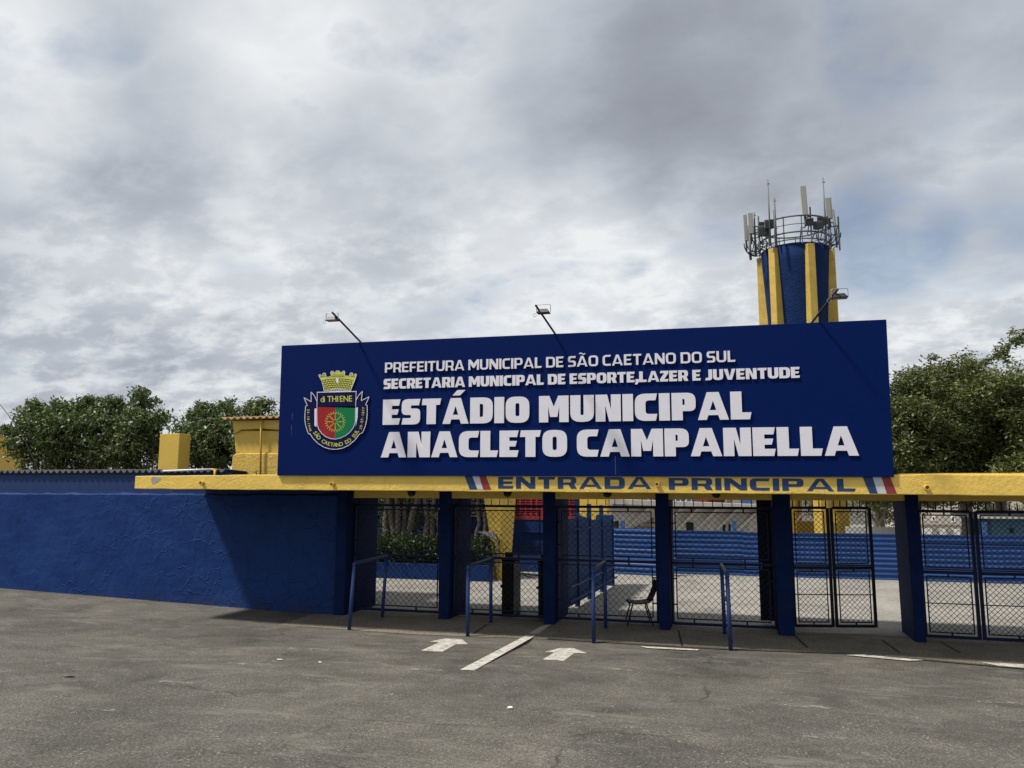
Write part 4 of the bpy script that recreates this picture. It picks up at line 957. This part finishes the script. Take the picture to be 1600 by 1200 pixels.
def multistem(px, label, stems, leaf=True):
    p = at(px, 880, YT); x = p[0]; st = []; cl = []
    for dx0, dx1, dz, r in stems: st.append(((x + dx0, YT, .36), (x + dx1, YT + rng.uniform(-.15, .15), dz), r, r * .45, .035, 9))
    for k in range(7): cl.append((x + rng.uniform(-.9, .9), YT + rng.uniform(-.5, .5), rng.uniform(3.2, 4.4), .6, .5, .5))
    for k in range(9): cl.append((x + rng.uniform(-.8, .8), YT + rng.uniform(.1, .5), rng.uniform(1.7, 2.7), .3, .2, .3))
    tree('ficus_tree', label, 'tree', (x, YT, .38), st, cl, 1500, .11, M['leaf_ficus'], M['bark_mid'], .4, 'row of trees behind the blue wall')
multistem(626, 'many stemmed tree in the middle of the planter behind the first gate', [(-.05, -.62, 3.3, .13), (-.02, -.22, 3.4, .11), (.06, .16, 3.4, .11), (.10, .72, 3.3, .13)])
multistem(672, 'many stemmed tree in the planter close to the pillar', [(-.05, -.32, 3.3, .11), (.03, .06, 3.4, .10), (.10, .55, 3.3, .12)])
multistem(598, 'slim stemmed tree in the planter beside the wall end', [(0, .12, 3.4, .12)])
multistem(745, 'spreading tree in the planter left of the yellow support', [(-.2, -.6, 3.3, .09), (-.1, .1, 3.4, .08), (0, .5, 3.2, .08)])
# big trees on the right
def bigtree(px, Y, ztop, zlow, rx, label, seed, lmat, dens=3000, pale=True, peaks=()):
    x = at(px, 800, Y)[0]; st = []; cl = []; H_ = ztop - zlow; zc = zlow + H_ * .45
    st.append(((x, Y, 0), (x + .2, Y, zlow + .4), .26, .2, .05))
    for k in range(7):
        a = 2 * math.pi * k / 7 + rng.uniform(-.3, .3); e = (x + math.cos(a) * rx * .65, Y + math.sin(a) * rx * .5, zlow + H_ * rng.uniform(.35, .8)); st.append(((x + .2, Y, zlow + rng.uniform(-.6, .5)), e, .11, .03, .14))
        for j in range(2): st.append((e, (e[0] + rng.uniform(-1, 1), e[1] + rng.uniform(-.8, .8), e[2] + rng.uniform(.2, 1.2)), .03, .008, .12))
    for k in range(40):
        u = rng.normal(size=3); u /= np.linalg.norm(u); rr = rng.uniform(.35, .95); s_ = rng.uniform(.6, 1.1)
        cl.append((x + u[0] * rx * rr, Y + u[1] * rx * .8 * rr, zc + u[2] * H_ * .5 * rr, s_ * 1.15, s_, s_ * .8))
    for dx, dz, s_ in peaks: cl.append((x + dx, Y + rng.uniform(-.5, .5), ztop + dz, s_, s_ * .9, s_ * .7))
    tree('broad_tree', label, 'tree', (x, Y, 0), st, cl, dens, .145, lmat, M['bark_pale'] if pale else M['bark'], .15, 'large trees behind the right end of the canopy', .5, 60, .7)
bigtree(1425, 33, 6.6, 2.4, 2.7, 'dark leafy tree closest to the right end of the sign', 1, M['leaf_dark'], peaks=((-.3, -.2, .7), (.9, .1, .6)))
bigtree(1505, 34, 7.5, 2.6, 3.1, 'broad dark green tree in the middle of the right hand trees', 2, M['leaf_dark'], peaks=((-.6, .0, .7), (.5, .1, .6), (-1.4, -.4, .6)))
bigtree(1560, 36, 6.9, 2.7, 2.6, 'lower olive green tree in front of the taller right hand trees', 3, M['leaf_olive'], peaks=((0, .1, .6),))
bigtree(1630, 33, 7.9, 2.7, 3.2, 'tallest olive green tree cut off by the right edge, thin branches on top', 4, M['leaf_olive'], peaks=((-2.1, -.7, .5), (-1.1, -.1, .5), (-.3, .5, .5)))
def backtree(px, Y, ztop, rx, label, lmat):
    x = at(px, 800, Y)[0]; st = []; cl = []
    for k in range(5): st.append(((x + rng.uniform(-.6, .6), Y, 0), (x + rng.uniform(-1.6, 1.6), Y + rng.uniform(-.4, .4), ztop * .8), .14, .05, .1))
    for k in range(16): cl.append((x + rng.uniform(-1, 1) * rx, Y + rng.uniform(-1, 1), rng.uniform(1.0, ztop), .8, .7, .6))
    tree('broad_tree', label, 'tree', (x, Y, 0), st, cl, 900, .14, lmat, M['bark_pale'], .1, 'large trees behind the right end of the canopy', .3)
backtree(1372, 40, 4.5, 1.5, 'pale many stemmed tree seen through the gap beside the ajar gate leaf', M['leaf_dark'])
backtree(1275, 56, 5, 2.5, 'dark tree seen between the yellow legs of the water tower', M['leaf_dark'])
backtree(1130, 60, 6, 3.0, 'dark tree beyond the concrete stand and red stairs', M['leaf_dark'])
backtree(1570, 42, 4.6, 2.0, 'dark loose tree in front of the beige building', M['leaf_dark'])

# ------------------------------------------------------------------ water tower
TY = 44.0
c_ = at(1250, 560, TY); TX = c_[0]; k_ = (at(1350, 560, TY)[0] - TX) / 100 * math.cos(YAW) * 1.0
RO = 58.5 * np.dot(np.array([TX, TY, c_[2]]) - CAM, FW) / F
ZT = at(1250, 400, TY)[2]; ZD = at(1250, 376, TY - RO)[2]
vd = math.atan2(-TY, -TX)                                  # direction from the tower towards the camera
tower = thing('water_tower', 'round blue and yellow finned water tower rising behind the sign', 'tower', (TX, TY, 0))
ns = 48; zs = np.linspace(4.4, ZD, 14); dm = MB()
def rdrum(z): k = (z - 4.4) / (ZD - 4.4); return RO * (.64 + .25 * k ** 1.5)
for z in zs:
    for k in range(ns): a = 2 * math.pi * k / ns; dm.v.append((TX + rdrum(z) * math.cos(a), TY + rdrum(z) * math.sin(a), z))
for i in range(len(zs) - 1):
    for k in range(ns): dm.f.append((i * ns + k, i * ns + (k + 1) % ns, (i + 1) * ns + (k + 1) % ns, (i + 1) * ns + k))
dm.f.append(tuple(range(ns))[::-1]); dm.f.append(tuple((len(zs) - 1) * ns + k for k in range(ns)))
M['towersteel'] = paint('tower_steel', (.13, .135, .145), .6, .25, 9, .1, 80, .002, metal=.2)
M['towerblue'] = paint('tower_blue_plaster', (.007, .024, .088), .8, .25, 1.2, .9, 9, .05, spec=.1)
M['toweryel'] = yellow_mat('tower_yellow_plaster', (.52, .36, .075), 1.0, 1.2, .15)
dm.build('drum', M['towerblue'], tower, True)
for k in range(6):
    a = vd + R(24) + k * R(60) ; ca, sa = math.cos(a), math.sin(a); hw = .24
    ztop = ZD + .02 - .16
    def fp(r, s_, z): return (TX + ca * r - sa * s_, TY + sa * r + ca * s_, z)
    zl = [0, 4.4] + list(np.linspace(6, ztop, 6)); mb = MB(); 
    for z in zl:
        ri_ = rdrum(max(z, 4.4)) - .15 if z > 4.3 else RO * .62
        mb.v += [fp(ri_, -hw, z), fp(RO, -hw * .8, z), fp(RO, hw * .8, z), fp(ri_, hw, z)]
    for i in range(len(zl) - 1):
        for j in range(4): mb.f.append((i * 4 + j, i * 4 + (j + 1) % 4, i * 4 + 4 + (j + 1) % 4, i * 4 + 4 + j))
    mb.f.append((3, 2, 1, 0)); e = (len(zl) - 1) * 4; mb.f.append((e, e + 1, e + 2, e + 3)); mb.build('fin', M['toweryel'], tower, bevel=.02)
lw = MB(); zl_ = at(1260, 818, TY - RO)[2]
for k in range(6):
    a0 = vd + R(24 + 7) + k * R(60); a1 = a0 + R(46)
    if k == 5: continue
    P_ = [(TX + RO * .8 * math.cos(a), TY + RO * .8 * math.sin(a)) for a in (a0, (a0 + a1) / 2, a1)]; Q_ = [(TX + RO * .7 * math.cos(a), TY + RO * .7 * math.sin(a)) for a in (a1, (a0 + a1) / 2, a0)]
    b = [(p[0], p[1], 0) for p in P_ + Q_]; MB().hexa(b, [(p[0], p[1], zl_) for p in b]).build('low_wall', M['toweryel'], tower)
for a in (0, 1.2): MB().bar((TX - .6, TY + .2, 1 + a), (TX + .9, TY, 3.2 + a), .09).build('brace', M['bark_pale'], tower)
# railing ring on top: part of the tower
rr_ = RO * .93; rl_ = MB()
for z, r in ((ZD + .16, .035), (ZD + .55, .045), (ZD + .98, .022), (ZD + 1.42, .045)):
    rl_.tube([(TX + rr_ * math.cos(a), TY + rr_ * math.sin(a), z) for a in np.linspace(0, 2 * math.pi, 49)], r, 6, False)
rl_.build('ring_rail', M['towersteel'], tower, True)
for k in range(13):
    a = 2 * math.pi * k / 13; MB().tube([(TX + rr_ * math.cos(a), TY + rr_ * math.sin(a), ZD - .1), (TX + rr_ * math.cos(a), TY + rr_ * math.sin(a), ZD + 1.45)], .03, 6).build('rail_post', M['towersteel'], tower)
AG = 'antennas on the water tower'
def panel(px0, px1, py0, py1, Y, label, tilt=0, wd=None):
    a = at(px0, py1, Y); b = at(px1, py0, Y); xm = (a[0] + b[0]) / 2; hw = abs(at(px1, py1, Y)[0] - at(px0, py1, Y)[0]) / 2
    root = thing('panel_antenna', label, 'antenna', (xm, Y, a[2]), AG); z0_, z1_ = a[2], b[2]
    dx = tilt; MB().hexa([(xm - hw, Y - .07, z0_), (xm + hw, Y - .07, z0_), (xm + hw * .8, Y + .1, z0_), (xm - hw * .8, Y + .1, z0_)],
              [(xm - hw + dx, Y - .07, z1_), (xm + hw + dx, Y - .07, z1_), (xm + hw * .8 + dx, Y + .1, z1_), (xm - hw * .8 + dx, Y + .1, z1_)]).build('radome', M['antenna'], root, bevel=.03)
    MB().tube([(xm, Y + .22, z0_ - .5), (xm + dx, Y + .22, z1_ + .05)], .045, 7).build('mast', M['towersteel'], root, True)
    for k in (.2, .8): MB().bar((xm + dx * k, Y + .08, z0_ + (z1_ - z0_) * k), (xm + dx * k, Y + .24, z0_ + (z1_ - z0_) * k), .08).build('bracket', M['pole'], root)
    q = Vector((TX, TY, 0)) - Vector((xm, Y, 0)); q.normalize(); L_ = max(.2, math.hypot(TX - xm, TY - Y) - rr_)
    for k in (.12, .7): 
        z = min(max(z0_ + (z1_ - z0_) * k, ZD + .15), ZD + 1.4); MB().tube([(xm, Y + .22, z), (xm + q.x * L_, Y + q.y * L_, z)], .035, 6).build('stand_off', M['towersteel'], root)
    MB().tube([(xm, Y, z0_), (xm + .05, Y + .05, z0_ - .35), (xm + .25 * q.x, Y + .2, z0_ - .6), (xm + q.x * .8, Y + q.y * .8, z0_ - .35), (xm + q.x * 1.2, Y + q.y * 1.2, ZD + .2)], .03, 6).build('cable', M['pole'], root, True)
panel(1162.5, 1168.5, 335, 377, TY - .2, 'slim grey panel antenna at the far left of the tower', -.03)
panel(1169.5, 1177.5, 332, 366, TY - .9, 'grey panel antenna second from the left on the tower', -.03)
panel(1252.5, 1262, 290, 337, TY - 2.2, 'tallest pale panel antenna standing at the front of the tower', -.06)
panel(1290.5, 1300.5, 308.5, 342.5, TY - 1.3, 'broad pale panel antenna at the right of the tower', -.03)
panel(1305, 1308.5, 326, 371, TY - .4, 'narrow dark grey antenna at the far right of the tower', -.14)
def whip(px, py0, py1, Y, label, r=.035):
    b = at(px, py1, Y); zt_ = at(px - 2, py0, Y)[2]; root = thing('whip_antenna', label, 'antenna', tuple(b), AG)
    MB().tube([(b[0], Y, b[2]), (b[0], Y, zt_)], [r * 1.4, r * .8], 7).build('mast', M['towersteel'], root, True)
    for k in (.35, .93): MB().bar((b[0] - .05, Y, b[2] + (zt_ - b[2]) * k), (b[0] + .09, Y, b[2] + (zt_ - b[2]) * k), .04).build('clamp', M['pole'], root)
whip(1204, 280, 384, TY - 1.7, 'tall thin whip antenna left of centre on the tower'); whip(1213, 309, 384, TY - 2.0, 'shorter whip antenna just right of the tall left one', .05)
whip(1291.5, 277, 384, TY - 1.6, 'tall thin whip antenna rising behind the broad right panel'); whip(1181, 332, 400, TY - .7, 'short pipe mast beside the two left panel antennas', .05); whip(1173, 366, 406, TY - .5, 'short pipe hanging low at the left of the tower', .05)
def radio(px, py, Y, label, s_=.28):
    p = at(px, py, Y); root = thing('radio_unit', label, 'radio unit', tuple(p), 'radio boxes on the tower railing')
    MB().box(p[0] - s_, p[0] + s_, Y - .12, Y + .12, p[2] - s_ * .8, p[2] + s_ * .8).build('box', M['towersteel'], root, bevel=.02)
    for k in range(6): MB().box(p[0] - s_ + .03 + k * s_ * .33, p[0] - s_ + .07 + k * s_ * .33, Y - .17, Y - .12, p[2] - s_ * .7, p[2] + s_ * .7).build('cooling_fin', M['pole'], root)
radio(1203, 350, TY - 1.5, 'grey radio box on the left of the tower railing'); radio(1194, 361, TY - 1.2, 'grey radio box low on the left tower railing', .34); radio(1264, 347, TY - 2.0, 'grey radio box beneath the tallest panel antenna', .22); radio(1190, 352, TY - 1.0, 'small grey radio box beside the left tower brackets', .2); radio(1278, 352, TY - 1.9, 'grey radio box low on the right front railing', .24)
radio(1286, 345, TY - 1.6, 'grey radio box beside the broad right panel', .24)
for da, r1, z0_, z1_ in ((-1.35, 1.3, .1, 1.1), (-1.0, 1.18, .3, 1.3), (.75, 1.15, .1, 1.2), (1.2, 1.25, .0, 1.0), (-.55, 1.1, .5, 1.35), (.35, 1.1, .3, 1.3)):
    a = vd + da; ca, sa = math.cos(a), math.sin(a); q0 = (TX + rr_ * ca, TY + rr_ * sa); q1 = (TX + rr_ * r1 * ca - sa * .15, TY + rr_ * r1 * sa + ca * .15)
    for z in (z0_, z1_): MB().tube([(q0[0], q0[1], ZD + z), (q1[0], q1[1], ZD + z)], .04, 6).build('bracket_arm', M['towersteel'], tower)
    MB().tube([(q0[0], q0[1], ZD + z0_), (q1[0], q1[1], ZD + z1_)], .03, 6).build('bracket_brace', M['towersteel'], tower)
    MB().tube([(q1[0], q1[1], ZD + z0_ - .35), (q1[0], q1[1], ZD + z1_ + .5)], .045, 6).build('bracket_pipe', M['towersteel'], tower)
for px, py, lab in ((1178, 393, 'hanging black cable loops at the left of the tower top'), (1292, 378, 'hanging black cable loops at the right of the tower top')):
    mb = MB(); p = at(px, py, TY - 1.2)
    for k in range(4):
        w_ = .25 + .12 * k; mb.tube([(p[0] + (k - 2) * .12 + w_ * math.cos(t_), TY - 1.2 + .05 * k, p[2] + .5 - (.55 + .06 * k) * math.sin(t_)) for t_ in np.linspace(0, math.pi, 12)], .03, 6)
    tag(mb.build('cable_bundle', M['pole'], smooth=True), lab, 'cables', 'cables on the water tower')

# ------------------------------------------------------------------ concrete stand behind the fence
GY = 36.0
stand = thing('concrete_stand', 'weathered concrete grandstand with sloping ribs and blue seating behind the fence', 'grandstand', (at(1060, 830, GY)[0], GY, 0))
sx0, sx1 = at(946, 800, GY)[0], at(1205, 800, GY)[0]; s_t, s_b = at(1060, 786.5, GY)[2], at(1060, 795.5, GY)[2]
MB().hexa([(sx0, GY, s_b + .2), (sx1, GY, s_b - .02), (sx1, GY + .4, s_b - .02), (sx0, GY + .4, s_b + .2)], [(sx0, GY, s_t + .2), (sx1, GY, s_t - .03), (sx1, GY + .4, s_t - .03), (sx0, GY + .4, s_t + .2)]).build('edge_beam', M['concrete'], stand, bevel=.02)
WY = GY + .75                                # wall under the overhanging terrace
MB().box(sx0, sx1, WY, WY + .3, 0, s_b + .1).build('back_wall', M['standwall'], stand)
MB().box(sx0, sx1, GY + .401, WY - .001, s_b + .02, s_b + .15).build('soffit', M['standwall'], stand)
for px in (1010, 1062, 1088, 1118, 1150, 1185):
    x = at(px, 795, GY + .3)[0]; mb = MB()
    b = [(x, GY + .405, s_b + .015), (x + .16, GY + .405, s_b + .015), (x + .16, WY - .002, s_b + .015), (x, WY - .002, s_b + .015)]
    mb.hexa([(p[0] - 1.0, p[1] + (.2 if k < 2 else 0), s_b - .95) for k, p in enumerate(b)], b).build('rib', M['standwall'], stand)
xa, xb = at(976, 820, WY)[0], at(1022, 820, WY)[0]; MB().hexa([(xa, WY - .04, 0), (xb, WY - .04, 0), (xb, WY - .003, 0), (xa, WY - .003, 0)], [(xa, WY - .04, at(980, 832, WY)[2]), (xb, WY - .04, at(1015, 808, WY)[2]), (xb, WY - .003, at(1015, 808, WY)[2]), (xa, WY - .003, at(980, 832, WY)[2])]).build('brick_infill', M['brick'], stand)
for a, b, c, d in ((957, 967, 814, 838), (1072, 1084, 816, 838), (1117, 1122, 826, 838), (1129, 1134, 820, 838), (1138, 1142, 819, 838)):
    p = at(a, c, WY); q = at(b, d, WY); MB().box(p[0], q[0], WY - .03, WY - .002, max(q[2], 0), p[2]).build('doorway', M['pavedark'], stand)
for px in (972, 1147): x = at(px, 820, GY)[0]; MB().box(x - .09, x + .09, GY + .1, GY + .25, 0, at(px, 814, GY)[2]).build('post', M['seat'], stand)
for k in range(9):
    MB().box(at(978, 770, GY)[0], at(1112, 770, GY)[0], GY + .7 + k * .7, GY + 1.4 + k * .7, s_t - .1, s_t + .02 + k * .38).build('seat_row', M['seat'], stand)
x0, x1 = at(1088, 780, GY)[0], at(1102, 780, GY)[0]
for k in range(8): MB().box(x0 + k * .12, x1 + k * .12, GY + .42 + k * .27, GY + .69 + k * .27, s_t + .03, s_t + .16 + k * .2).build('red_stair', M['redgrille'], stand)
p = at(955, 771, GY); q = at(978, 790, GY); MB().box(p[0], q[0], GY + .42, GY + 1.0, q[2], p[2] + 1).build('end_block', M['concrete'], stand)
p = at(1157, 775, GY + 1); MB().box(p[0], p[0] + .5, GY + 1, GY + 1.4, 1.6, 3.6).build('blue_pier', M['seat'], stand)
for px in (1020, 1063, 1080): a = at(px - 12, 786, GY + .3); b = at(px, 774, GY + .9); MB().tube([tuple(a), tuple(b), (b[0], b[1], b[2] - .5)], .02, 5).build('hand_rail', M['whitepl'], stand)
# grey wall, beige building, white wall, teal hut on the right
p, q = at(1322, 823, 34), at(1425, 834, 34)
gw = MB().box(p[0], q[0], 34, 34.2, 0, p[2]).build('grey_wall', M['greywall']); tag(gw, 'plain grey rendered wall above the fence behind the ajar gate leaf', 'wall')
BY = 56.
bg = thing('beige_building', 'large plain beige building behind the right hand gates', 'building', (at(1530, 830, BY)[0], BY, 0))
x0, x1 = at(1425, 830, BY)[0], at(1660, 830, BY)[0]; MB().box(x0, x1, BY, BY + 8, 0, 5.0).build('wall', M['beige'], bg)
for a, b, c, d in ((1485, 1493, 806, 816), (1538, 1546, 780, 790), (1455, 1462, 806, 814)):
    p, q = at(a, c, BY), at(b, d, BY); wo_ = MB().box(p[0], q[0], BY - .03, BY + .02, q[2], p[2]).build('window', M['white_wall'], bg); MB().box(p[0] + .08, q[0] - .08, BY - .035, BY - .0305, q[2] + .08, p[2] - .08).build('pane', M['pavedark'], wo_)
MB().box(x0, x1, BY - .06, BY - .0, at(1500, 820, BY)[2] - .03, at(1500, 820, BY)[2] + .03).build('ledge', M['concrete'], bg)
p, q = at(1432, 826, 44), at(1530, 834, 44); ww = thing('white_wall', 'low white wall with grey posts in front of the beige building', 'wall', (p[0], 44, 0))
MB().box(p[0], q[0], 44, 44.2, 0, p[2]).build('face', M['white_wall'], ww)
for px in (1460, 1482, 1504): x = at(px, 830, 44)[0]; MB().box(x - .12, x + .12, 43.93, 43.998, 0, p[2] + .08).build('post', M['concrete'], ww)
hut = thing('teal_hut', 'small dark teal hut with a pale roof edge at the right end behind the fence', 'hut', (at(1575, 830, 32)[0], 32, 0))
p, q = at(1548, 810, 32), at(1650, 834, 32); MB().box(p[0], q[0], 32, 35, 0, p[2]).build('wall', M['tealwall'], hut)
p2 = at(1527, 804, 31.6); MB().box(p2[0], q[0] + .3, 31.6, 35.2, p[2] + .003, p[2] + .12).build('roof', M['greywall'], hut)
a, b = at(1577, 825, 32), at(1584, 833, 32); MB().box(a[0], b[0], 31.97, 31.998, b[2], a[2]).build('window', M['pavedark'], hut)
a = at(1538, 816, 31); pst = MB().box(a[0] - .08, a[0] + .08, 31, 31.16, 0, a[2]).build('blue_post', M['seat'], bevel=.01); tag(pst, 'short blue post standing left of the teal hut', 'post')

# ------------------------------------------------------------------ rooftop and background on the left
PY = 16.3
pier = thing('rooftop_pier', 'rough yellow rooftop pier with a clay tile cap standing on the canopy beside the sign', 'pier', (at(400, 741, PY)[0], PY, 2.84))
x1 = at(490, 741, PY)[0]
def pr(pix, Y, dep, mat, name, bev=.02):
    f_ = [at(*p, Y) for p in pix]; return MB().hexa([(p[0], Y, p[2]) for p in f_], [(p[0], Y + dep, p[2]) for p in f_]).build(name, mat, pier, bevel=bev)
pr([(360, 744), (490, 744), (490, 707), (376, 707.5), (368, 708.5), (363, 711.5)], PY, 1.6, M['yellow_rough'], 'rough_base', .03)
pr([(368, 708), (490, 706.5), (490, 673), (375, 672.5), (371, 675.5), (365.5, 677)], PY + .05, 1.5, M['yellow_smooth'], 'taper_shaft')
pr([(365, 677), (371, 675), (376, 671.5), (407, 670), (434, 671.5), (490, 671), (490, 655), (362.5, 657)], PY - .01, 1.6, M['yellow_smooth'], 'cap')
a, b = at(347, 655.5, PY - .12), at(490, 651, PY - .12)
tf = MB().grid(lambda u, v: (a[0] + (b[0] - a[0]) * u, PY - .14 + 2 * v, a[2] + .03 + (b[2] - a[2]) * u + .026 * math.cos(2 * math.pi * (b[0] - a[0]) * u / .175) + .1 * v), 160, 4).build('tile_roof', M['tile'], pier, True)
mo = tf.modifiers.new('t', 'SOLIDIFY'); mo.thickness = .025
a, b = at(407, 743, PY - .06), at(408, 659, PY - .06); MB().tube([tuple(a), tuple(b), (b[0] + .06, b[1] + .1, b[2] + .03)], .022, 8).build('conduit', M['yellow_smooth'], pier, True)
a = at(400.5, 740, PY - .1); tp_ = thing('water_tap', 'small dark tap on the canopy top at the foot of the rooftop pier', 'tap', tuple(a))
MB().tube([(a[0], a[1], 2.82), (a[0], a[1], a[2] + .03), (a[0] - .04, a[1], a[2] + .03)], .012, 6).build('spout', M['black'], tp_); MB().bar((a[0] - .03, a[1], a[2] + .06), (a[0] + .04, a[1], a[2] + .06), .015).build('handle', M['black'], tp_)
Y2 = 21.2; f0, f1 = at(246, 740, Y2)[0], at(277, 740, Y2)[0]; zt_ = at(262, 677.5, Y2)[2]
sq = MB().box(f0, f1, Y2, Y2 + .55, 0, zt_).build('yellow_pier', M['yellow_smooth'], bevel=.015); tag(sq, 'plain square yellow pier between the two groups of bushy trees', 'pier')
yw = thing('stand_side_wall', 'curved top yellow stand wall with a dark pipe at the far left edge', 'wall', (at(10, 735, 28)[0], 28, 0))
prof = [(-120, 640, 23.5), (-60, 658, 25.6), (0, 678, 28), (14, 684, 28.6), (28, 688, 29.2), (42, 690, 29.8)]
top = [at(a, b, c) for a, b, c in prof]; mb = MB()
for p, q in zip(top[:-1], top[1:]):
    n_ = Vector((p[1] - q[1], q[0] - p[0], 0)).normalized() * .3
    mb.hexa([(p[0], p[1], 0), (q[0], q[1], 0), (q[0] + n_.x, q[1] + n_.y, 0), (p[0] + n_.x, p[1] + n_.y, 0)], [tuple(p), tuple(q), (q[0] + n_.x, q[1] + n_.y, q[2]), (p[0] + n_.x, p[1] + n_.y, p[2])])
mb.build('wall', M['yellow_smooth'], yw)
MB().tube([tuple(at(-80, 668, 24.8)), tuple(at(0, 676, 27.9)), tuple(at(40, 681, 29.5)), tuple(at(60, 683, 30.2))], .06, 8).build('pipe', M['brownpipe'], yw)
cab = MB().tube([tuple(at(*p, 21)) for p in ((-60, 545), (-20, 605), (0, 632), (12, 647), (24, 663), (40, 690), (60, 735))], .012, 5); tag(cab.build('overhead_cable', M['pole']), 'thin dark cable slanting down at the far left edge', 'cable')
a = at(293.5, 700, 60); zt_ = at(293.5, 637, 60)[2]; ms_ = thing('distant_mast', 'tiny distant antenna mast above the trees right of the square yellow pier', 'mast', (a[0], 60, 0))
MB().tube([(a[0], 60, 0), (a[0], 60, zt_)], [.12, .05], 6).build('pole', M['iron'], ms_)
for k in (.93, .97): MB().bar((a[0] - .4, 60, zt_ * k), (a[0] + .4, 60, zt_ * k), .05).build('crossbar', M['iron'], ms_)

# ------------------------------------------------------------------ litter
for (px, py), s_, lab in (((438, 1032), .05, 'white scrap of paper on the asphalt, larger, left of the arrows'), ((797, 1108), .035, 'white scrap of paper on the asphalt near the bottom middle'), ((108, 1058), .07, 'brown bark chip lying on the asphalt at the left'), ((500, 1036), .025, 'tiny white scrap of paper beside the larger one')):
    p = gat(px, py); z = gz(p[0], p[1]) + .006; mb = MB(); a = [random.uniform(.7, 1.2) for _ in range(6)]
    rg = [(p[0] + s_ * a[k] * math.cos(k * 1.047), p[1] + s_ * .7 * a[k] * math.sin(k * 1.047), z + random.uniform(0, .012)) for k in range(6)]
    mb.hexa(rg, [(q[0], q[1], q[2] + .006) for q in rg]); tag(mb.build('litter_scrap', M['paper'] if 'white' in lab else M['bark']), lab, 'litter', 'scraps on the asphalt')
